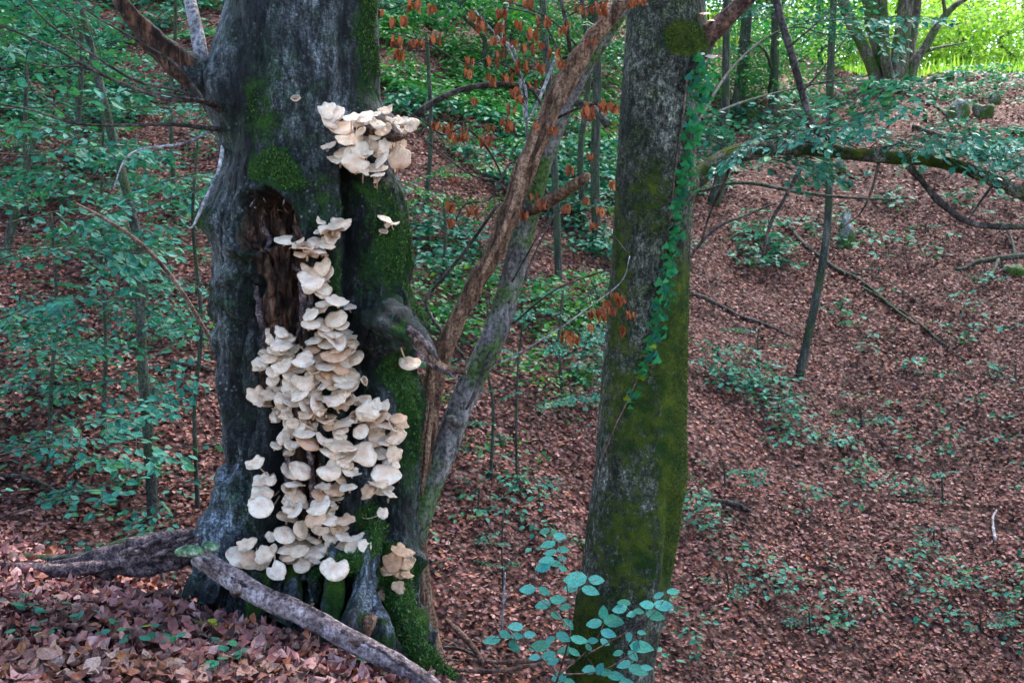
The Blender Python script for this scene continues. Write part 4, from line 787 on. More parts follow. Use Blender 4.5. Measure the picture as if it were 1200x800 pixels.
# ------------------------------------------------------------ leaf sprays: flat branchlets of alternate leaves
def spray_mesh(seed, L=1.0, dens=1.0, low=False):
    r_ = random.Random(seed); P_ = []; A = []; tw = MB(); lf = MB()
    def branch(p0, yaw, ln, lev, z0):
        n = max(3, int(ln / .055 * dens)); pts = []; p = np.array(p0, float); yw = yaw; dr = r_.uniform(-.02, .06)
        for i in range(n + 1):
            pts.append(p.copy()); yw += r_.gauss(0, .05); t = i / n
            p = p + np.array([math.cos(yw), math.sin(yw), z0 - t * .22 - dr]) * ln / n
            if i > (n * .12 if lev else n * .2):
                s = 1 if i % 2 else -1
                if lev < 2 and i % 2 == 0 and i < n * .85 and ln > .25:
                    branch(p, yw + s * r_.uniform(.6, .95), ln * (.62 - .35 * t) * r_.uniform(.7, 1.1), lev + 1, z0 * .3)
                P_.append(p + [0, 0, -.004]); A.append((yw + s * r_.uniform(.5, .95), r_.gauss(-.3, .22), r_.gauss(0, .35), r_.uniform(.05, .078)))
        P_.append(p); A.append((yw, -.15, 0, .055))
        tw.add(*tube(pts, np.linspace(.0045 if lev == 0 else .0022, .001, len(pts)), 4 if lev else 5))
    branch((0, 0, 0), 0, L, 0, .12); A = np.array(A); P_ = np.array(P_)
    scatter(lf, t_mid(.31, .03, .12), P_, A[:, 0], A[:, 1], A[:, 2], A[:, 3])
    return lf.mesh('leaf_spray', False), tw.mesh('twig')
SPR = [spray_mesh(s, L, .9) for s, L in ((1, 1.0), (2, .85), (3, .7), (4, 1.1), (5, .9))] + [spray_mesh(s, L, 1.1) for s, L in ((6, .5), (7, .42), (8, .6))]
SPM = {}
def spray(parent, off, p, yaw, sc, kind='teal', small=False, pitch=0.0, roll=None):
    i = rnd.randrange(5, 8) if small else rnd.randrange(0, 5)
    if (i, kind) not in SPM:
        me = SPR[i][0].copy(); me.materials.append(M[kind]); SPM[(i, kind)] = me
    if not SPR[i][1].materials: SPR[i][1].materials.append(M['twig'])
    m4 = Matrix.Translation(np.asarray(p) - off) @ Matrix.Rotation(yaw, 4, 'Z') @ Matrix.Rotation(-pitch, 4, 'Y') @ Matrix.Rotation(rnd.gauss(0, .28) if roll is None else roll, 4, 'X') @ Matrix.Scale(sc, 4)
    s = link('leaf_spray', SPM[(i, kind)], None, parent, M=m4); s['kind'] = 'stuff'; link('twig', SPR[i][1], None, s)
def sapling(name, label, stem, sprays, kind='teal', mat='stem', group=None, sc=1.0, heads=None, tmin=.05, tmax=1.0, small=False, seg=10, ground_it=True, cat='sapling'):
    """stem: px path. sprays: how many"""
    if ground_it and stem[0][1] > 120 and stem[0][0] > -20:
        dg = ground_at(stem[0][0], stem[0][1])[1]; kf = dg / stem[0][2]; sc = sc * min(1.5, max(.7, kf)); stem = [(a, c, e * kf, f) for a, c, e, f in stem]
    W, r = pxpath(stem, 8); b = W[0].copy()
    g = H(b[0], b[1]); 
    if ground_it and abs(b[2] - g) > .01: W = np.vstack([[b[0], b[1], g - .1], W]); r = np.concatenate([[r[0]], r])
    b[2] = g; t_ = thing(name, label, cat, b, group)
    V_, Q_, T_ = tube(W, r, seg, .12, 14, 1); on('trunk', V_, Q_, T_, M[mat], t_, b)
    ln = len(W)
    for k in range(sprays):
        f = rnd.uniform(tmin, tmax); i = min(ln - 1, int(f * ln)); yaw = rnd.choice(heads) + rnd.gauss(0, .4) if heads else rnd.uniform(0, 6.28)
        spray(t_, b, W[i], yaw, sc * rnd.uniform(.7, 1.15), kind, small, rnd.uniform(-.05, .3))
    return t_, b
PI = math.pi
# left of the old beech
sapling('young_beech_tree', 'thin young beech with a crooked stem, left of the old trunk', [(180, 612, 7.4, 15), (176, 540, 7.4, 14), (168, 440, 7.4, 13), (165, 380, 7.4, 12), (164, 300, 7.4, 12), (152, 240, 7.45, 11), (138, 185, 7.5, 11), (124, 130, 7.5, 11), (108, 60, 7.5, 9), (98, 20, 7.5, 7), (85, -60, 7.6, 5)], 22, heads=[0, PI, PI, -PI / 2, -2.4, 2.5], cat='tree')
sapling('young_beech_tree', 'slender young beech at the left picture edge with broad leafy tiers', [(-30, 660, 6.6, 9), (-34, 500, 6.6, 8), (-28, 350, 6.6, 7), (-40, 200, 6.6, 5), (-50, 60, 6.6, 3)], 17, heads=[0, 0, .3, -.4], sc=1.15, cat='tree')
sapling('young_beech_tree', 'leafy thin beech sapling close to the old trunk on its left', [(232, 600, 8.6, 6), (228, 480, 8.6, 5), (236, 380, 8.6, 5), (226, 260, 8.6, 4), (232, 160, 8.6, 3)], 16, heads=[PI, 0, -PI / 2, PI / 2], sc=.9, cat='tree')
sapling('young_beech_tree', 'very thin sapling stem standing on the left slope behind the crooked beech', [(56, 560, 10, 5), (60, 460, 10, 5), (66, 350, 10, 4), (60, 250, 10, 3)], 14, heads=[0, PI, -PI / 2], cat='tree')
sapling('young_beech_tree', 'bushy sapling behind the crooked young beech', [(120, 520, 12, 6), (124, 400, 12, 5), (118, 280, 12, 4), (122, 120, 12, 3)], 18, heads=[0, PI, -PI / 2, PI / 2], sc=1.2, cat='tree')
sapling('leaning_sapling', 'leaning bare grey stem low on the left slope', [(4, 310, 10, 11), (14, 265, 10, 10), (26, 220, 10, 8), (44, 150, 10, 5)], 4, heads=[0, PI], cat='tree')
sapling('young_beech_tree', 'tall dark sapling at the top left corner', [(30, 260, 16, 6), (30, 120, 16, 5), (36, 0, 16, 4), (30, -60, 16, 3)], 12, 'green', sc=1.7, cat='tree')
sapling('young_beech_tree', 'leafy sapling high on the slope between the crooked beech and the old trunk', [(205, 250, 17, 6), (200, 120, 17, 5), (206, 20, 17, 4), (200, -60, 17, 3)], 12, 'teal', sc=1.6, cat='tree')
sapling('young_beech_tree', 'green-leaved sapling above the splintered limb', [(90, 170, 22, 7), (96, 60, 22, 6), (92, -60, 22, 3)], 10, 'green', sc=1.8, cat='tree')
# middle background
MID = [('dark thin tree behind the leaning trunks at the top', [(655, 330, 17, 9), (650, 200, 17, 8), (640, 60, 17, 8), (632, -60, 17, 7)], 5, 'green', 1.2),
       ('mossy stem close behind the right beech, left of it', [(700, 290, 13, 12), (697, 200, 13, 11), (700, 90, 13, 10), (694, -60, 13, 8)], 7, 'green', 1.0),
       ('thin crooked stem beside the mossy one behind the right beech', [(684, 260, 15, 8), (680, 180, 15, 7), (690, 80, 15, 6), (676, -40, 15, 5)], 6, 'teal', 1.1),
       ('leafy sapling behind the fork of the leaning trunks', [(575, 560, 11.5, 4), (578, 480, 11.5, 4), (570, 420, 11.5, 3), (572, 350, 11.5, 2)], 8, 'teal', .6),
       ('fine sapling with flat tiers, right of the grey leaning trunk', [(606, 580, 12, 3.5), (605, 500, 12, 3), (607, 430, 12, 3), (612, 380, 12, 2)], 8, 'teal', .6),
       ('spreading sapling left of the right beech at mid height', [(660, 470, 13, 4), (655, 400, 13, 4), (660, 340, 13, 3)], 8, 'teal', .8),
       ('sapling with bright leaves far up between the old trunk and the leaning trunks', [(500, 240, 20, 6), (505, 150, 20, 5), (500, 40, 20, 4)], 8, 'green', 1.2),
       ('low bushy sapling right of the old trunk at burl height', [(520, 330, 15, 5), (522, 270, 15, 4), (518, 220, 15, 3)], 8, 'green', 1.0),
       ('small sapling far up behind the orange leaves', [(590, 120, 27, 5), (592, 40, 27, 4), (590, -20, 27, 3)], 8, 'green', 1.8)]
for k, (lab, st, n, kd, sc) in enumerate(MID): sapling('young_beech_tree', lab, st, n, kd, sc=sc, cat='tree')
# right side
sapling('slender_tree', 'slender straight tree crossing the arching limb on the right', [(937, 440, 15, 11), (950, 380, 15, 10), (962, 320, 15, 10), (970, 260, 15, 9), (972, 180, 15, 9), (973, 90, 15, 9), (977, 0, 15, 8), (980, -120, 15, 8)], 0, cat='tree')
sapling('background_tree', 'mossy slim trunk far behind, first from the right beech', [(862, 138, 23, 15), (872, 60, 23, 13), (880, -60, 23, 11)], 5, 'teal', sc=1.5, cat='tree')
sapling('background_tree', 'grey slim trunk far behind, second from the right beech', [(905, 142, 24, 11), (908, 60, 24, 10), (910, -60, 24, 9)], 5, 'teal', sc=1.5, cat='tree')
sapling('background_tree', 'short mossy trunk beside the ivy, below the arching limb', [(836, 240, 17, 16), (846, 200, 17, 15), (850, 120, 17, 10), (852, -40, 17, 8)], 4, 'teal', sc=1.2, cat='tree')
for lab, st, n, sc, hd in [('bushy seedling with flat leaves right of the mossy trunk', [(890, 440, 14, 3), (888, 400, 14, 2), (890, 385, 14, 2)], 6, .75, [0, PI, -PI / 2]),
                       ('wide flat seedling on open litter, upper right of centre', [(1010, 500, 13, 3), (1008, 475, 13, 2)], 4, .6, [0, PI]),
                       ('flat fan of seedling leaves in open litter on the right', [(1105, 590, 12, 3), (1104, 560, 12, 2), (1106, 548, 12, 2)], 7, .62, [0, PI, PI, -PI / 2]),
                       ('low seedling below the fan of leaves on the right', [(1095, 640, 11.5, 3), (1094, 615, 11.5, 2)], 5, .4, [0, PI, -PI / 2]),
                       ('seedling at the right edge over the dark stick', [(1190, 445, 13, 3), (1190, 430, 13, 2)], 5, .55, [PI, 0]),
                       ('seedling beside the foot of the right beech', [(850, 575, 11, 3), (848, 540, 11, 2)], 6, .6, [0, PI, -1.5]),
                       ('dark dense seedling in litter right of the beech foot', [(872, 650, 11, 3), (872, 640, 11, 2)], 7, .22, None),
                       ('leafy seedling lowest beside the right beech', [(855, 700, 10.5, 3), (852, 670, 10.5, 2)], 6, .55, [0, PI, -1.5]),
                       ('pale green tuft of a seedling in open litter right of the beech', [(975, 660, 11, 3), (975, 648, 11, 2)], 6, .28, None),
                       ('long-leaved seedling near the bottom right', [(950, 745, 10.3, 3), (948, 715, 10.3, 2)], 7, .5, [0, PI, -1.5]),
                       ('seedling in the bottom right corner', [(1150, 740, 10.5, 3), (1148, 715, 10.5, 2)], 7, .45, [0, PI, -1.5]),
                       ('tall thin seedling left of the beech foot', [(590, 690, 9.5, 3), (588, 640, 9.5, 2), (590, 600, 9.5, 2)], 6, .4, [0, PI, -1.5]),
                       ('seedling with drooping leaves below the grey leaning trunk', [(560, 600, 11, 3), (562, 570, 11, 2)], 6, .4, [0, PI, -1.5]),
                       ('dark bushy seedling on the slope below the hanging branch', [(1085, 275, 19, 3), (1085, 262, 19, 2)], 7, .5, None),
                       ('seedling high on the open slope, right of the slender tree', [(1030, 320, 18, 3), (1030, 312, 18, 2)], 4, .4, None),
                       ('small seedling at the far right below the arching limb', [(1160, 330, 17, 3), (1160, 322, 17, 2)], 4, .5, None),
                       ('cluster-leaved seedling on the open slope at mid height', [(1060, 440, 14, 3), (1060, 434, 14, 2)], 4, .3, None)]:
    sapling('seedling', lab, st, n, 'teal', sc=sc, heads=hd, small=True, seg=6, group='seedlings on the litter slope', cat='seedling')
# leafy tiers on the arching limb
for x, y, yw in [(870, 166, .3), (895, 164, -.4), (915, 164, 2.9), (935, 166, .1), (955, 168, 3.0), (980, 172, .2), (1005, 174, 2.8), (1030, 176, -.2), (1055, 180, .3), (1095, 186, .1), (1125, 192, -.3), (1155, 202, .3), (850, 172, 2.8), (838, 184, .9), (845, 180, -1.2), (872, 172, -1.5), (890, 172, 1.4), (905, 170, -1.3), (930, 172, 1.2), (940, 172, -1.6), (960, 172, 1.7), (975, 174, -1.2), (990, 176, 1.3), (1015, 180, -1.5), (1030, 180, 1.2), (1060, 184, -1.4), (1085, 186, 1.6), (1110, 190, -1.2), (1140, 196, 1.2), (1170, 210, -1.4), (1190, 220, 1.0), (880, 170, 0), (905, 172, .2), (935, 172, -.2), (820, 200, .5), (830, 195, .3), (850, 182, .5), (868, 178, 2.6), (885, 175, .1), (900, 175, -.5), (925, 174, .2), (950, 176, .5), (965, 176, 2.9), (985, 178, 0), (1010, 182, -.3), (1040, 186, .3), (1075, 188, 0), (1100, 190, -.4), (1120, 194, .4), (1150, 204, .1), (1175, 216, .3), (870, 176, 2.2), (840, 186, 2.8), (915, 176, 3.0), (1000, 180, .4), (1060, 188, 2.9)]:
    s = P(x, y, 6.2); spray(tr1, base1, s, yw, rnd.uniform(.5, .85), rnd.choice(('teal', 'teal', 'cool')), rnd.random() < .5, rnd.uniform(0, .4), rnd.choice((-1, 1)) * rnd.uniform(.2, .7))
for x, y, D, yw, sc in [(915, 55, 7.2, -.4, .5), (900, 20, 7.5, .3, .6), (905, 40, 7.5, 0, .8), (930, 30, 7.5, -.2, .9), (960, 42, 7.6, .1, .8), (940, 100, 8, .2, .8), (975, 95, 8, 0, .6), (880, 22, 7.5, .2, .7)]: spray(tr1, base1, P(x, y, D), yw, sc * .9, 'teal', False, 0)
tpart(tr1, base1, 'branch', [(815, 150, 6.1, 5), (850, 90, 6.8, 3.5), (890, 50, 7.3, 3), (930, 32, 7.5, 2), (965, 40, 7.6, 2)], M['stem'], 7, .1)
tpart(tr1, base1, 'branch', [(822, 140, 6.2, 4), (870, 120, 7.2, 3), (930, 104, 8, 2.4), (975, 95, 8, 2)], M['stem'], 7, .1)

# ------------------------------------------------------------ hanging and fallen dead branches
def stick(name, label, pts, mat, cat='branch', seg=9, rough=.2, subs=(), group=None, drop=False):
    W, r = pxpath(pts, 7); b = W[np.argmin(W[:, 2])].copy(); 
    t_ = thing(name, label, cat, b, group); V_, Q_, T_ = tube(W, r, seg, rough, 16, len(pts)); on('shaft', V_, Q_, T_, mat, t_, b)
    for s in subs: tpart(t_, b, 'twig', s, mat, 6, .2, 3)
    return t_
def gstick(name, label, pts, wid, mat, up=.03, subs=(), cat='stick', rough=.25, seg=8):
    """a stick lying on the slope: (px, py) of its course, width px"""
    G = np.array([ground_at(x, y) for x, y in pts]); b = G[0].copy(); W = spline(G, 6); W[:, 2] = np.maximum(W[:, 2], height(W[:, 0], W[:, 1]) + up)
    dep = proj(W)[2]; r = np.linspace(1, .45, len(W)) * wid * .5 / F * dep; t_ = thing(name, label, cat, b)
    V_, Q_, T_ = tube(W, r, seg, rough, 10, 3); on('shaft', V_, Q_, T_, mat, t_, b)
    for s in subs:
        G = np.array([ground_at(x, y) for x, y in s]); G[:, 2] += np.linspace(up, .15, len(G)); W = spline(G, 5); V_, Q_, T_ = tube(W, np.linspace(1, .4, len(W)) * wid * .3 / F * proj(W)[2], 6, .2); on('twig', V_, Q_, T_, mat, t_, b)
    return t_
stick('hanging_branch', 'dark broken branch hanging down and resting on the arching limb', [(898, -60, 6.3, 9), (912, 10, 6.25, 9), (925, 55, 6.2, 9), (938, 100, 6.2, 9), (948, 135, 6.15, 9), (955, 152, 6.1, 8), (975, 165, 6.1, 5)], M['twig'], subs=[[(950, 148, 6.1, 6), (930, 130, 6.1, 2)], [(940, 108, 6.1, 3), (965, 80, 6.1, 2), (995, 40, 6.1, 1.5)], [(925, 55, 6.1, 3), (960, 25, 6.1, 2), (985, 2, 6.1, 1.5)]])
stick('leaning_stick', 'thin tan stick leaning across the left undergrowth', [(276, 560, 5.6, 5), (274, 500, 5.6, 5), (266, 440, 5.6, 5), (245, 395, 5.6, 5), (205, 330, 5.6, 5), (165, 286, 5.6, 5), (125, 258, 5.6, 4), (85, 236, 5.6, 2)], M['brown'], 'stick')
stick('hanging_branch', 'long thin dead branch sloping behind the right beech towards the slender tree', [(815, 225, 8, 3), (870, 214, 8, 4), (940, 226, 8, 4), (1000, 232, 8, 3), (1050, 234, 8, 2)], M['stem'])
stick('hanging_branch', 'thin curved dead branch rising beside the ivy', [(775, 350, 9, 4), (830, 275, 9, 4), (880, 250, 9, 3), (910, 238, 9, 2)], M['twig'])
gstick('fallen_branch', 'long dead branch lying down the slope right of the slender tree', [(925, 268), (950, 295), (985, 320), (1030, 350), (1080, 385), (1130, 425)], 5, M['stem'], subs=[[(985, 320), (1040, 335), (1085, 372)], [(1010, 338), (1060, 372), (1090, 400)]])
gstick('fallen_branch', 'dark branch lying on litter just right of the mossy trunk', [(805, 345), (860, 370), (900, 385), (930, 400)], 5, M['twig'])
gstick('fallen_branch', 'short dark branch near the foot of the right beech', [(820, 585), (855, 592), (880, 605)], 8, M['twig'])
gstick('fallen_branch', 'pale curved stick standing in litter at the far right', [(1166, 640), (1163, 615), (1168, 600)], 4, M['pale'])
gstick('fallen_branch', 'dark log low on the upper slope by the clearing', [(1070, 150), (1120, 165), (1180, 172)], 6, M['twig'])
gstick('fallen_branch', 'dark stick on the upper slope below the rocks', [(1080, 118), (1100, 128), (1130, 150), (1160, 160)], 5, M['twig'])
gstick('fallen_branch', 'dead branch with twigs on the far right slope', [(1215, 300), (1180, 305), (1150, 308), (1120, 318)], 8, M['stem'], subs=[[(1170, 306), (1160, 330), (1140, 338)], [(1190, 303), (1185, 285), (1175, 270)]])
gstick('fallen_branch', 'dark stick in the undergrowth at the left edge', [(-10, 392), (20, 400), (50, 410), (85, 425)], 9, M['twig'])
gstick('fallen_branch', 'lower dark stick among litter at the left edge', [(0, 562), (30, 568), (65, 580)], 7, M['twig'])
gstick('fallen_branch', 'dark branch among seedlings left of the old trunk', [(200, 428), (230, 432), (270, 445)], 7, M['twig'])
gstick('fallen_branch', 'upper thin stick across the left undergrowth', [(20, 448), (60, 475), (100, 500)], 4, M['twig'])
gstick('fallen_branch', 'pale stick lying on the top left slope', [(60, 180), (110, 195), (140, 208)], 6, M['stem'])
stick('fallen_branch', 'long dry brown stick at the foot of the right beech, upper of the pair', [(545, 772, 5.2, 4), (590, 776, 5.25, 5), (630, 773, 5.3, 7), (672, 775, 5.2, 7)], M['brown'], 'stick', subs=[[(640, 774, 5.2, 5), (655, 790, 5.1, 4), (668, 806, 5.0, 3)]])
stick('fallen_branch', 'dry brown stick at the foot of the right beech, lower of the pair', [(530, 784, 4.9, 5), (580, 786, 5.0, 6), (640, 776, 5.1, 5)], M['brown'], 'stick')
stick('fallen_branch', 'short crooked brown stick right of the leaning stems', [(522, 725, 5.3, 4), (540, 742, 5.2, 8), (556, 760, 5.1, 8), (566, 778, 5.0, 6)], M['brown'], 'stick')
stick('fallen_branch', 'dark straight stick low behind the leaning stems', [(512, 757, 5.6, 4), (545, 762, 5.5, 4), (600, 790, 5.3, 3)], M['twig'], 'stick')
stick('dead_twig', 'upright bare pale twig left of the cyan-leaved sapling', [(588, 740, 5.2, 3), (590, 700, 5.2, 2.5), (592, 670, 5.2, 2)], M['pale'], 'twig', subs=[[(590, 705, 5.2, 2), (600, 690, 5.2, 1)]])
# bare twigs of the old beech reaching out over the left undergrowth
for k, pts in enumerate([[(262, 150, 4.85, 10), (256, 125, 4.7, 8), (235, 118, 4.6, 6), (190, 115, 4.5, 5), (120, 88, 4.4, 4), (60, 55, 4.3, 3), (0, 30, 4.3, 2)],
                         [(258, 130, 4.7, 5), (215, 108, 4.6, 4), (160, 95, 4.5, 3.4), (110, 65, 4.4, 3), (60, 30, 4.4, 2.4), (20, -10, 4.3, 2)],
                         [(262, 152, 4.8, 7), (240, 150, 4.7, 5), (200, 146, 4.6, 4), (150, 147, 4.6, 4), (90, 145, 4.5, 3), (40, 130, 4.5, 2.5), (0, 122, 4.5, 2)],
                         [(245, 118, 4.6, 4), (200, 112, 4.5, 3), (150, 100, 4.5, 3), (100, 80, 4.5, 2.4), (60, 78, 4.5, 2), (30, 72, 4.4, 1.4)],
                         [(255, 150, 4.8, 4), (215, 168, 4.6, 3.4), (165, 175, 4.5, 3), (145, 190, 4.5, 2.4), (133, 222, 4.5, 1.6)],
                         [(262, 150, 4.9, 10), (262, 165, 4.8, 6), (256, 200, 4.7, 4), (240, 235, 4.6, 4), (228, 262, 4.6, 3), (222, 268, 4.6, 2)],
                         [(240, 118, 4.6, 4), (205, 75, 4.5, 3), (165, 50, 4.5, 2.6), (110, 18, 4.4, 2.2), (80, -6, 4.4, 2)],
                         [(110, 65, 4.45, 2), (88, 45, 4.4, 2), (85, 25, 4.4, 1.6), (60, 5, 4.4, 1.2)],
                         [(90, 145, 4.5, 2), (60, 120, 4.5, 1.8), (35, 95, 4.5, 1.4), (32, 78, 4.5, 1)]]):
    V_, Q_, T_ = ptube(pts, 7, .2, 8, 20, k); on('twig', V_, Q_, T_, M['pale' if k in (4, 5) else 'twig'], old, base0)
# ------------------------------------------------------------ many-stemmed tree and rocks at the crest
gb = ground_at(1045, 104); DG = gb[1]
multi = thing('multi_stemmed_tree', 'old tree with several stems fanning from one rooty base by the sunlit clearing', 'tree', gb)
def mp(name, pts, mat='stem', seg=14, rough=.2, seed=0): tpart(multi, gb, name, [(x, y, DG + dz, w * .8) for x, y, dz, w in pts], M[mat], seg, rough, seed, 7, flute=.1, rs=4)
M['oldstem'] = plain_bark('grey_brown_stem_bark', (.11, .09, .075), (.03, .028, .022), (.24, .21, .18), gamt=.45, scale=.5, zs=.3)
mp('stem', [(1030, 100, 0, 26), (1022, 78, 0, 19), (1008, 48, 0, 17), (990, 8, 0, 16), (978, -60, 0, 12)], 'oldstem')
mp('stem', [(1040, 104, 0, 24), (1034, 70, 0, 20), (1025, 30, -.1, 24), (1018, -10, 0, 22), (1008, -90, 0, 16)], 'oldstem', 18, seed=2)
mp('stem', [(1045, 104, -.2, 20), (1038, 70, -.3, 15), (1036, 30, -.3, 14), (1032, -30, -.3, 12)], 'oldstem', seed=3)
mp('stem', [(1052, 104, 0, 30), (1054, 70, 0, 26), (1058, 30, 0, 22), (1064, -20, 0, 21), (1072, -100, 0, 15)], 'oldstem', 18, seed=4)
mp('stem', [(1060, 100, .2, 16), (1066, 60, .4, 14), (1074, 10, .6, 12), (1080, -60, .6, 9)], 'oldstem', seed=5)
mp('stem', [(1062, 100, 0, 22), (1072, 72, 0, 15), (1084, 55, 0, 13), (1100, 28, 0, 11), (1118, 8, 0, 9), (1140, -8, 0, 7), (1180, -50, 0, 5)], 'oldstem', seed=6)
mp('branch', [(1108, 20, 0, 6), (1106, 4, 0, 5), (1100, -20, 0, 4)], 'oldstem', 8); mp('branch', [(1080, 62, 0, 6), (1100, 56, 0, 4), (1132, 50, 0, 2)], 'oldstem', 8)
for pts in ([(1045, 98, -.4, 18), (1035, 106, -.7, 9), (1018, 108, -1, 4)], [(1040, 98, -.5, 12), (1030, 102, -.8, 7), (1005, 100, -1, 3)], [(1050, 95, -.5, 8), (1060, 108, -.9, 5), (1078, 122, -1.3, 3)], [(1046, 88, -.5, 6), (1048, 104, -.8, 6), (1044, 112, -1, 3)], [(1058, 96, -.4, 18), (1066, 106, -.6, 10), (1072, 112, -.8, 4)], [(1036, 92, -.5, 6), (1038, 108, -.9, 5), (1034, 114, -1, 2)]):
    mp('root', pts, 'oldstem', 10)
def rock(px, py, w, h, label, seed, cat='rock'):
    g = ground_at(px, py); dep = proj(g)[2]; s = w / F * dep * .5; hz = h / F * dep
    n, k = 14, 20; th = np.linspace(0, 2 * PI, k, endpoint=False); ph = np.linspace(-.4, PI / 2 - .02, n)
    D = np.stack([np.cos(ph)[:, None] * np.cos(th)[None], np.cos(ph)[:, None] * np.sin(th)[None], np.sin(ph)[:, None] + 0 * th[None]], -1)
    q = np.sign(D) * np.abs(D) ** .75; rr = 1 + .55 * fbm(D, (1.4,) * 3, 3, seed) + .12 * fbm(D, (6,) * 3, 3, seed); V_ = q * rr[..., None] * [s, s, hz]
    o = link('rock', grid_mesh('rock', V_), M['stone'], loc=g - [0, 0, .02]); tag(o, label, cat)
for k, (x, y, w, h, lab) in enumerate([(1122, 140, 26, 24, 'tall pale mossy rock right of the multi-stemmed tree, larger one'), (1165, 122, 12, 14, 'small pale rock behind the tall mossy one'), (1098, 96, 14, 10, 'small rock beside the base of the multi-stemmed tree'), (1152, 136, 22, 14, 'low mossy rock right of the tall pale one'),
                                      (1190, 154, 20, 8, 'flat mossy rock at the right edge on the upper slope'), (1112, 94, 12, 12, 'upright pale stone on the crest by the clearing'), (1185, 318, 30, 10, 'mossy mound at the right edge under a dead branch'),
                                      (985, 118, 14, 7, 'small green mossy stone left of the multi-stemmed tree'), (878, 128, 14, 16, 'pale stone between the two slim background trunks'), (880, 136, 16, 8, 'mossy stone at the foot of a slim background trunk'),
                                      (992, 285, 18, 34, 'mossy upright stump remnant beside the slender tree'), (588, 520, 12, 14, 'dark mossy stump in the undergrowth right of the leaning trunks'), (680, 442, 30, 18, 'dark mossy lump left of the right beech'),
                                      (682, 640, 16, 10, 'low mossy stone against the foot of the right beech'), (985, 200, 10, 14, 'small mossy stone under the arching limb')]):
    rock(x, y, w, h, lab, k * 7 + 1, 'stump' if 'stump' in lab else 'rock')

# ------------------------------------------------------------ woods beyond: sunlit clearing and shaded slope crowns
def leafy_tree(px, D, base_z, hgt, wid, label, kind, n, lsz, trunk_w=.12, mat='stem', squash=1.0):
    x = (px - 600) / F * D; b = np.array([x, D, H(x, D) if base_z is None else base_z]); t_ = thing('woodland_tree', label, 'tree', b, 'trees at the edge of the clearing' if kind == 'lime' else None)
    pts = [np.array([0, 0, -.2])] + [np.array([rnd.gauss(0, .15) * k, rnd.gauss(0, .15) * k, hgt * k / 4]) for k in range(1, 5)]
    V_, Q_, T_ = tube(spline(pts, 5), np.linspace(trunk_w, trunk_w * .3, 21), 9, .15, 3); link('trunk', mesh('trunk', V_, Q_, T_), M[mat], t_)
    # crown: clumps of leaves in a loose volume
    nc = max(8, n // 70); c = NR.uniform(-1, 1, (nc, 3)); c = c / np.maximum(1, np.linalg.norm(c, axis=1))[:, None]; c = c * [wid, wid * .8, hgt * .46] + [0, 0, hgt * .55]
    k = NR.randint(0, nc, n); pos = c[k] + NR.normal(0, 1, (n, 3)) * [wid * .2, wid * .2, hgt * .035 + .12]
    mb = MB(); scatter(mb, t_low(.36, .05), pos, NR.uniform(0, 6.28, n), NR.normal(-.3, .5, n), NR.normal(0, .6, n), NR.uniform(.7, 1.3, n) * lsz)
    o = link('crown', mb.mesh('crown', False), M[kind], t_); o['kind'] = 'stuff'; return t_
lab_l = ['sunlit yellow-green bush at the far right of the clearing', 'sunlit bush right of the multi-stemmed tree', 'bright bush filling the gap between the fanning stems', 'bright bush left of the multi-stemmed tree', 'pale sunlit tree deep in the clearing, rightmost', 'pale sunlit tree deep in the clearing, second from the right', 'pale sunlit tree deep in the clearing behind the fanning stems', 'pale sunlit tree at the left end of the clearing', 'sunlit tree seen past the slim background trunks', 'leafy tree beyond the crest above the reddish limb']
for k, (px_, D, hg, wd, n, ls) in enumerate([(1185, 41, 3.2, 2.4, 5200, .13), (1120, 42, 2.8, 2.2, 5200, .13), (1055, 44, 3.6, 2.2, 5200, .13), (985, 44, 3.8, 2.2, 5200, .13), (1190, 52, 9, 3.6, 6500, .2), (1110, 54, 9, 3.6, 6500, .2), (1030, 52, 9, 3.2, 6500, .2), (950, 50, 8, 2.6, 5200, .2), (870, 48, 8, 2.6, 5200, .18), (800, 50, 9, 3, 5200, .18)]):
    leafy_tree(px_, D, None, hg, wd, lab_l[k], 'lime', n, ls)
for k, (px_, D, hg, wd, n, ls, kd, lab) in enumerate([(40, 30, 5, 2.6, 5200, .12, 'teal', 'dark leafy bush high on the slope at the top left'), (190, 33, 5, 2.4, 4600, .12, 'teal', 'dark leafy bush high on the slope behind the limb stub'),
         (480, 34, 5, 2.6, 5200, .12, 'teal', 'dark shrub at the top of the slope right of the old trunk'), (600, 38, 6, 3, 5200, .13, 'green', 'green shrub at the top of the slope above the orange leaves'), (690, 30, 4.5, 1.4, 4200, .11, 'green', 'leafy shrub seen between the leaning trunks and the right beech'),
         (850, 38, 5.5, 2.0, 5200, .13, 'green', 'mid-green shrub at the crest right of the mossy trunk'), (915, 40, 5.5, 1.8, 4600, .13, 'green', 'mid-green shrub at the crest left of the clearing'), (845, 31, 2.2, 1.3, 2600, .10, 'green', 'low green bush under the reddish limb on the far crest'), (905, 30, 1.8, 1.3, 2400, .10, 'green', 'low green bush behind the two slim background trunks'), (960, 35, 1.6, 1.2, 2000, .10, 'green', 'low green bush left of the multi-stemmed tree'), (560, 27, 2.6, 1.6, 2600, .1, 'green', 'low green bush high on the slope between twigs')]):
    leafy_tree(px_, D, None, hg, wd, lab, kd, n, ls, .07)
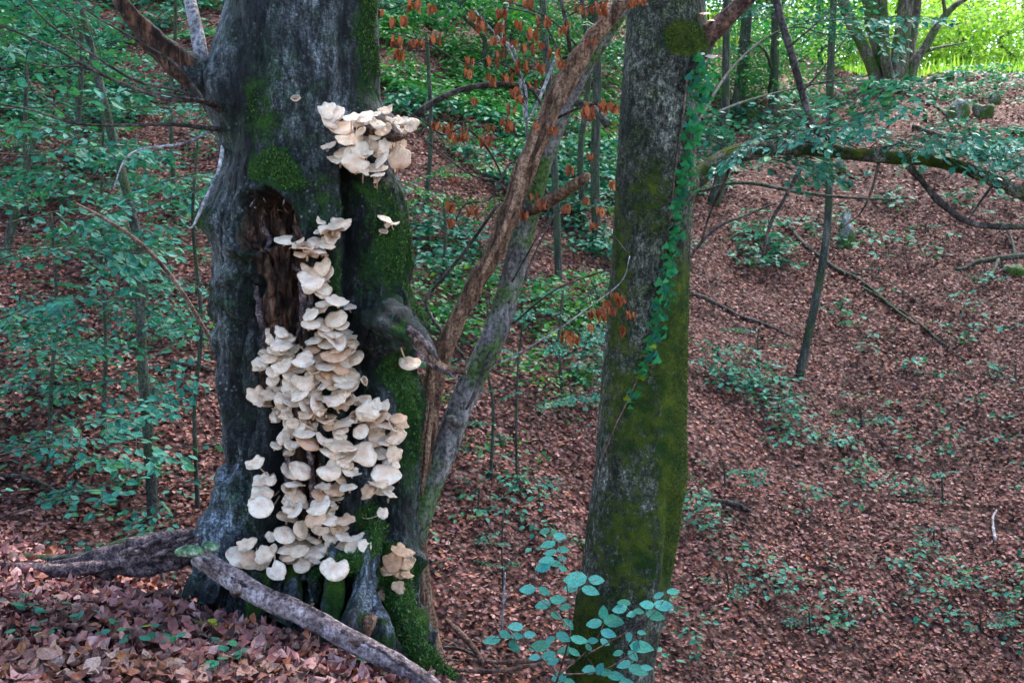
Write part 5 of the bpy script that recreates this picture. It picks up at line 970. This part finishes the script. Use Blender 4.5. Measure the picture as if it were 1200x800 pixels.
for k, (px_, D) in enumerate([(20, 36), (150, 40), (480, 44), (545, 40), (620, 42), (1170, 60), (1090, 62), (960, 58), (1010, 64), (890, 47), (1140, 57)]):
    x = (px_ - 600) / F * D; b = np.array([x, D, H(x, D)]); o_ = thing('background_tree', ['dark distant trunk at the top left corner', 'dark distant trunk above the splintered limb', 'distant trunk just right of the old beech top', 'distant trunk left of the leaning trunk tips', 'distant trunk behind the leaning trunk tips', 'thin distant trunk in the clearing, rightmost', 'thin distant trunk in the clearing right of the stems', 'thin distant trunk in the clearing, leftmost', 'thin distant trunk between the fanning stems', 'dim distant trunk left of the clearing', 'distant trunk in the sunlit gap above the rocks'][k], 'tree', b)
    V_, Q_, T_ = tube(spline([(0, 0, -.3), (rnd.gauss(0, .2), 0, 5), (rnd.gauss(0, .4), 0, 12)], 6), np.linspace(.2, .1, 13), 10, .1, 3); link('trunk', mesh('trunk', V_, Q_, T_), M['oldstem'], o_)

# ------------------------------------------------------------ unseen canopy added above the ravine, cut open to shape the light
n = 26000; x = NR.uniform(-34, 34, n); y = NR.uniform(-14, 37, n); cl_ = fbm(np.stack([x, y, 0 * x], -1), (.22, .22, 0), 3, 71)
k = (cl_ > -.42) & ~((x > 7) & (y > 33)) & (y > -1 + 2 * cl_); x, y = x[k], y[k]; n = len(x); z = np.maximum(height(x, y) + 7.5, 11.5) + NR.uniform(0, 4, n)
mb = MB(); scatter(mb, t_low(.42, .08), np.stack([x, y, z], -1), NR.uniform(0, 6.28, n), NR.normal(0, .35, n), NR.normal(0, .35, n), NR.uniform(.35, .7, n))
o = link('shading_canopy', mb.mesh('shading_canopy', False), M['canopy']); tag(o, 'unseen leaf canopy above the ravine, added and opened to shape the light', 'foliage', kind='stuff')

# ------------------------------------------------------------ ivy on the right beech
ivp = [(700, 552), (712, 515), (728, 480), (745, 445), (757, 412), (766, 385), (774, 350), (780, 310), (784, 275), (790, 230), (796, 180), (803, 130), (808, 85)]
sp_ = spline([(x, y) for x, y in ivp], 8); IV = np.array([surf1(x, y) for x, y in sp_]) + [0, -.012, 0]
ks = np.ones(5) / 5; IV = np.stack([np.convolve(np.pad(IV[:, c], 2, 'edge'), ks, 'valid') for c in range(3)], -1)
ivy = thing('ivy', 'dark green ivy strand climbing the right side of the mossy beech', 'ivy', IV[0]); V_, Q_, T_ = tube(IV, np.linspace(.003, .006, len(IV)), 6, .2); on('vine', V_, Q_, T_, M['brown'], ivy, IV[0])
il = []
for mk in ('ivy', 'ivy', 'teal', 'yellow'):
    tv = t_ivy(); me = mesh('leaf', *tv, smooth=False); me.materials.append(M[mk]); il.append(me)
nl = 0; leaves_px = []
for k in range(289):
    f = rnd.random() ** .85; yy = 470 - f * 400; 
    cx = np.interp(yy, [85, 130, 180, 230, 275, 310, 350, 385, 412, 445, 480][::1], [822, 816, 808, 802, 793, 788, 779, 769, 759, 746, 734]); wd = np.interp(yy, [60, 120, 200, 300, 380, 440, 470], [11, 11, 9, 8, 9, 6, 4])
    leaves_px.append((cx + rnd.gauss(0, wd * .62), yy))
leaves_px += [(740, 468), (748, 455), (738, 486), (752, 425), (770, 424), (736, 478)]
for x, y in leaves_px:
    s = surf1(min(x, np.interp(y, [0, 500], [816, 796])), y); dx = max(0, x - np.interp(y, [0, 500], [816, 796])) / F * 6
    s = s + [dx, -rnd.uniform(.012, .05), 0]; yaw = rnd.gauss(-PI / 2, .5); Rl = Matrix.Rotation(rnd.gauss(0, .5), 4, 'Z') @ Matrix.Rotation(rnd.gauss(-.75, .35), 4, 'X') @ Matrix.Rotation(rnd.gauss(0, .35) + 0, 4, 'Y') @ Matrix.Rotation(PI, 4, 'Z')
    me = rnd.choice(il[:3]) if (y < 405 or rnd.random() < .7) else il[3]
    link('leaf', me, None, ivy, M=Matrix.Translation(s - IV[0]) @ Rl @ Matrix.Scale(rnd.uniform(.032, .06), 4))

# ------------------------------------------------------------ cyan-green sapling in front of the right beech
sb = np.array([.22, 4.7, 0]); sb[2] = H(sb[0], sb[1]); fs = thing('beech_sapling', 'nearby sapling with cool blue-green leaves in front of the right beech foot', 'sapling', sb)
LP = [(638, 622, 12, 200), (656, 628, 15, 0), (642, 638, 18, 190), (660, 644, 15, 10), (645, 647, 15, 180), (640, 656, 17, 190), (659, 654, 10, 0), (636, 664, 18, 200), (650, 660, 15, 160), (660, 666, 10, 330),
      (674, 678, 26, 175), (699, 679, 18, 10), (669, 688, 17, 190), (692, 692, 21, 340), (618, 690, 18, 170), (638, 692, 15, 320), (654, 702, 18, 30), (636, 708, 18, 190), (662, 711, 14, 200), (652, 721, 14, 320), (666, 731, 16, 300), (604, 734, 18, 160), (576, 750, 20, 180),
      (592, 743, 14, 330), (603, 757, 16, 300), (606, 745, 14, 10), (621, 743, 14, 20), (632, 757, 25, 190), (645, 749, 14, 60), (660, 746, 18, 320), (679, 749, 20, 0), (695, 750, 12, 20), (661, 762, 17, 190), (673, 764, 15, 320), (690, 758, 10, 300), (642, 768, 18, 200), (626, 770, 13, 180), (648, 775, 14, 210),
      (707, 717, 17, 90), (696, 730, 18, 185), (719, 727, 24, 5), (713, 742, 18, 345), (709, 752, 12, 320), (731, 706, 16, 160), (726, 713, 17, 190), (740, 719, 12, 200), (749, 716, 12, 350), (758, 708, 16, 150), (778, 709, 22, 5), (768, 721, 22, 340), (772, 697, 14, 60), (789, 693, 15, 20), (737, 746, 12, 270),
      (752, 741, 10, 0), (745, 757, 12, 260), (724, 765, 12, 200), (752, 758, 28, 5), (742, 768, 15, 300), (731, 778, 17, 200), (748, 785, 24, 340), (758, 782, 14, 0), (690, 784, 16, 170), (703, 783, 15, 80), (710, 787, 14, 30), (722, 792, 20, 0), (655, 793, 18, 190), (668, 800, 16, 330), (735, 800, 18, 0)]
BR = [[(640, 830), (655, 790), (668, 740), (666, 700), (660, 660), (652, 628)], [(655, 790), (690, 760), (706, 735), (708, 718)], [(690, 765), (735, 740), (762, 722), (785, 695)], [(655, 795), (625, 760), (600, 748), (575, 748)], [(668, 735), (645, 712), (620, 692)], [(667, 710), (682, 686), (700, 679)], [(660, 790), (705, 785), (750, 760)], [(606, 752), (595, 735), (580, 722)]]
BW = []
for k, b_ in enumerate(BR):
    pts = np.array([P(x, y, 4.65 - .02 * k + .04 * math.sin(i)) for i, (x, y) in enumerate(b_)]); pts = spline(pts, 6)
    if k == 0: pts = np.vstack([sb[None], pts])
    BW.append(pts); V_, Q_, T_ = tube(pts, np.linspace(.0055 if k == 0 else .003, .0012, len(pts)), 6, .2); on('stem' if k == 0 else 'twig', V_, Q_, T_, M['brown'], fs, sb)
BW = np.vstack(BW); lv = []
mbq = MB()
for mk in ('cool', 'cool', 'cool'):
    for tv in (t_leaf(.31, .06, .1, .12), t_leaf(.35, .03, .2, .2)): me = mesh('leaf', *tv); me.materials.append(M['cool_leaf']); lv.append(me)
for x, y, w, an in LP:
    c = P(x, y, rnd.uniform(4.55, 4.72)); size = w / F * 4.65 * 1.12; a = R(an)
    dirv = np.array([math.cos(a), -.35 * rnd.random() - .1, math.sin(a) * .45]); dirv /= np.linalg.norm(dirv)
    up_ = np.array([0, -.62 + rnd.gauss(0, .12), .8]); X_ = np.cross(dirv, up_); X_ /= np.linalg.norm(X_); Z_ = np.cross(X_, dirv)
    base_ = c - dirv * size * .5; q = BW[np.argmin(((BW - base_) ** 2).sum(1))]; mbq.add(*tube([q, base_], [.0012, .001], 4))
    link('leaf', rnd.choice(lv), None, fs, M=Matrix.Translation(base_ - sb) @ Matrix(np.stack([X_, dirv, Z_], -1).tolist()).to_4x4() @ Matrix.Scale(size, 4))
link('petioles', mbq.mesh('petioles', True, sb), M['brown'], fs)['kind'] = 'stuff'

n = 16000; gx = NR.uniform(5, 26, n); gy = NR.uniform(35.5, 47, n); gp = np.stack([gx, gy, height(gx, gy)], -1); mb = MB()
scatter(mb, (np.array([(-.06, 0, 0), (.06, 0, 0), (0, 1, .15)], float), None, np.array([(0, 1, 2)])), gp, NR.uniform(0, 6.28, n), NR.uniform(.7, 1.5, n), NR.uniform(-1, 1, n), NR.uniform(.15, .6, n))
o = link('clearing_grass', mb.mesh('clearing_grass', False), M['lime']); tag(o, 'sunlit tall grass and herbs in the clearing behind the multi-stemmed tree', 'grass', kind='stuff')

# ------------------------------------------------------------ dead logs on the bank
G1 = [(232, 652), (262, 672), (310, 700), (360, 722), (410, 750), (460, 776), (505, 806), (560, 845)]
pts = []
for i, (x, y) in enumerate(G1): pts.append((x, y, min([4.25, 4.2, 4.1, 4.02, 3.95, 3.88, 3.8, 3.7][i], ground_at(x, y)[1] - .10), [24, 27, 28, 27, 27, 26, 25, 24][i]))
W, r = pxpath(pts, 12); b_ = W[0].copy(); lg = thing('fallen_log', 'straight grey-pink dead log leaning across the foot of the old beech', 'log', b_); V_, Q_, T_ = tube(W, r, 36, .22, 12, 5, .04); on('shaft', V_, Q_, T_, M['log'], lg, b_)
for k, (f_, dx, dz) in enumerate([(.42, .02, .05), (.63, -.03, .045), (.8, .03, .04)]):
    s = W[int(f_ * len(W))]; V_, Q_, T_ = tube([s, s + [dx, -.02, dz * .6], s + [dx * 2, -.03, dz]], [.012, .009, .004], 9, .4); on('twig_stub', V_, Q_, T_, M['brown'], lg, b_)
for f0, f1, ang in [(.05, .25, .6), (.3, .5, 1.4), (.55, .9, .9)]:
    i0, i1 = int(f0 * len(W)), int(f1 * len(W)); S_ = W[i0:i1] + np.array([0, -math.cos(ang), math.sin(ang)]) * (r[i0:i1, None] * .93) + NR.normal(0, .0015, (i1 - i0, 3)); V_, Q_, T_ = tube(S_, np.full(i1 - i0, .008), 8, .9, 30, int(f0 * 100)); on('bark_strip', V_, Q_, T_, M['rot'], lg, b_)
s = W[len(W) // 5]; V_, Q_, T_ = tube([s + [.0, -.05, -.01], s + [.01, -.075, .01], s + [.015, -.09, .012]], [.022, .016, .009], 10, .3); on('knot', V_, Q_, T_, M['log'], lg, b_)
def dish(c, w, nrm, mat, name, label, cat, thick=.012, seed=1):
    th = np.linspace(0, 2 * PI, 26, endpoint=False); r_ = 1 + .14 * np.sin(2 * th + seed) + .08 * np.sin(3 * th + 2 * seed)
    rings = [(0.02, thick * .7), (.5, thick), (.9, thick * .7), (1, 0), (.92, -thick), (.3, -thick * 1.4), (.02, -thick * 1.4)]
    V_ = np.array([[(f * w * r_[j] * math.cos(th[j]), f * w * .6 * r_[j] * math.sin(th[j]), z) for j in range(26)] for f, z in rings])
    o = link(name, grid_mesh(name, V_), mat); z_ = Vector(nrm).normalized(); x_ = Vector((1, .15, 0)); x_ = (x_ - z_ * x_.dot(z_)).normalized(); y_ = z_.cross(x_); o.matrix_world = Matrix(((x_[0], y_[0], z_[0], c[0]), (x_[1], y_[1], z_[1], c[1]), (x_[2], y_[2], z_[2], c[2]), (0, 0, 0, 1))); tag(o, label, cat); return o
dish(P(222, 645, 4.15), .045, (0, -.45, 1), M['shelf'], 'bracket_fungus', 'green-topped bracket fungus on the upper end of the grey log, left lobe', 'fungus', seed=2)
dish(P(246, 640, 4.2), .035, (.1, -.35, 1), M['shelf'], 'bracket_fungus', 'smaller green-topped bracket fungus by the log end, right lobe', 'fungus', seed=4)
c = ground_at(53, 760); dish(c + [0, 0, .04], .035, (0, -.5, 1), M['cream'], 'toadstool', 'flat round cream toadstool cap in the litter near the bottom left', 'mushroom', seed=3)
c = ground_at(168, 730); dish(c + [0, 0, .05], .022, (0, -.5, 1), M['cap'], 'toadstool', 'small whitish toadstool in the litter below the rotten log', 'mushroom', seed=5) if False else None
def lp(x, y, D, w): return (x, y, D, w)
W, r = pxpath([(50, 664, 4.8, 8), (90, 662, 4.75, 20), (130, 656, 4.72, 34), (170, 649, 4.7, 42), (205, 642, 4.72, 42), (232, 634, 4.8, 32), (248, 630, 4.88, 16)], 12); b_ = W[2].copy()
rl = thing('rotten_log', 'short rotten purple-black log with ragged end beside the old beech', 'log', b_); V_, Q_, T_ = tube(W, r, 60, .38, 14, 9, .28); on('shaft', V_, Q_, T_, M['rot'], rl, b_)
for k in range(12):
    x0 = rnd.uniform(130, 235); y0 = rnd.uniform(634, 662); tpart(rl, b_, 'splinter', [(x0, y0, 4.62, 4), (x0 + 10, y0 - 4, 4.58, 6), (x0 + rnd.uniform(14, 30), y0 - 9, 4.6, 2)], M['rot'], 7, .5, k, rs=30)
tpart(rl, b_, 'root', [(236, 628, 4.6, 12), (232, 616, 4.55, 12), (226, 608, 4.5, 8)], M['root'], 12, .3) if False else None
W, r = pxpath([(-60, 652, 5.0, 12), (0, 650, 5.0, 12), (50, 656, 4.95, 12), (100, 652, 4.9, 12), (150, 636, 4.85, 12), (200, 625, 4.9, 10)], 10); b_ = W[0].copy(); ll = thing('fallen_log', 'long thin mossy log lying along the bank edge at the left', 'log', b_); V_, Q_, T_ = tube(W, r, 20, .3, 8, 3); on('shaft', V_, Q_, T_, M['stem'], ll, b_)
W, r = pxpath([(-60, 664, 4.7, 16), (0, 664, 4.7, 16), (60, 668, 4.65, 18), (110, 664, 4.65, 16), (140, 660, 4.65, 8)], 10); b_ = W[0].copy(); ll = thing('fallen_log', 'flat decayed tan log half sunk in litter in front of the thin mossy one', 'log', b_); V_, Q_, T_ = tube(W, r, 20, .4, 8, 3); on('shaft', V_, Q_, T_, M['rot'], ll, b_)
gstick('fallen_stick', 'thin purple-brown stick lying across the near litter', [(150, 640), (190, 680), (215, 720), (245, 760), (262, 768)], 4, M['twig'], up=.035)
gstick('fallen_stick', 'thick brown twig half buried in litter at lower left', [(28, 705), (50, 716), (72, 723)], 7, M['brown'], up=.03)
gstick('fallen_stick', 'pale twig lying at the bottom left', [(20, 783), (60, 788), (95, 790)], 6, M['pale'], up=.03)
gstick('fallen_stick', 'slim dark twig below the grey log', [(300, 745), (345, 752), (395, 770)], 3, M['twig'], up=.04)
# seedlings on the near bank, leaf by leaf
lvt = []
for tv in (t_leaf(.4, .04, .1, .1), t_leaf(.46, .02, .1, .2)): me = mesh('leaf', *tv); me.materials.append(M['teal_leaf']); lvt.append(me)
for tv in (t_leaf(.4, .04, .1, .1),): me = mesh('leaf', *tv); me.materials.append(M['yellow']); lvt.append(me)
for k, (x, y, n, sp, lab) in enumerate([(18, 716, 6, 16, 'leftmost'), (60, 728, 6, 14, 'second from the left, tall'), (98, 732, 6, 15, 'above the cream toadstool to the right'), (60, 747, 3, 6, 'beside the cream toadstool'), (28, 758, 4, 10, 'left of the cream toadstool'), (128, 748, 6, 14, 'left one of the middle clump'), (158, 757, 8, 15, 'centre one of the middle clump with large leaves'), (182, 748, 5, 12, 'right one of the middle clump with a yellow leaf'),
                                    (205, 760, 6, 14, 'right of the middle clump'), (248, 742, 4, 12, 'pale green, highest on the right'), (262, 770, 5, 12, 'below the purple stick'), (290, 782, 4, 9, 'near the bottom under the log'), (256, 792, 4, 10, 'at the bottom edge left of centre'), (230, 712, 2, 6, 'single-leaved under the rotten log'), (202, 676, 3, 7, 'against the rotten log'), (430, 782, 5, 12, 'below the grey log, long narrow')]):
    g = ground_at(x, y + 10); g[2] += .03; t_ = thing('seedling', 'tiny seedling in near litter, ' + lab, 'seedling', g, 'seedlings in the near litter')
    mbq = MB()
    for j in range(n):
        a = rnd.uniform(0, 6.28); rr_ = rnd.uniform(.2, 1) * sp / F * 3.9; q = np.array([math.cos(a) * rr_, math.sin(a) * rr_, rnd.uniform(.02, .06)]); yaw = a + rnd.gauss(0, .5); s_ = rnd.uniform(.03, .046)
        mbq.add(*tube(spline([(0, 0, -.02), q * [.5, .5, .9], q], 3), np.full(7, .0012), 4)); Rm = frames(np.array([yaw]), np.array([rnd.gauss(-.05, .15)]), np.array([rnd.gauss(0, .2)]))[0]
        link('leaf', lvt[2] if ('yellow' in lab and j == 0) or ('pale' in lab and j < 3) else lvt[rnd.randrange(2)], None, t_, M=Matrix.Translation(q) @ Matrix(Rm.tolist()).to_4x4() @ Matrix.Scale(s_, 4))
    link('stem', mbq.mesh('stem'), M['brown'], t_)
print('objects', len(bpy.data.objects))
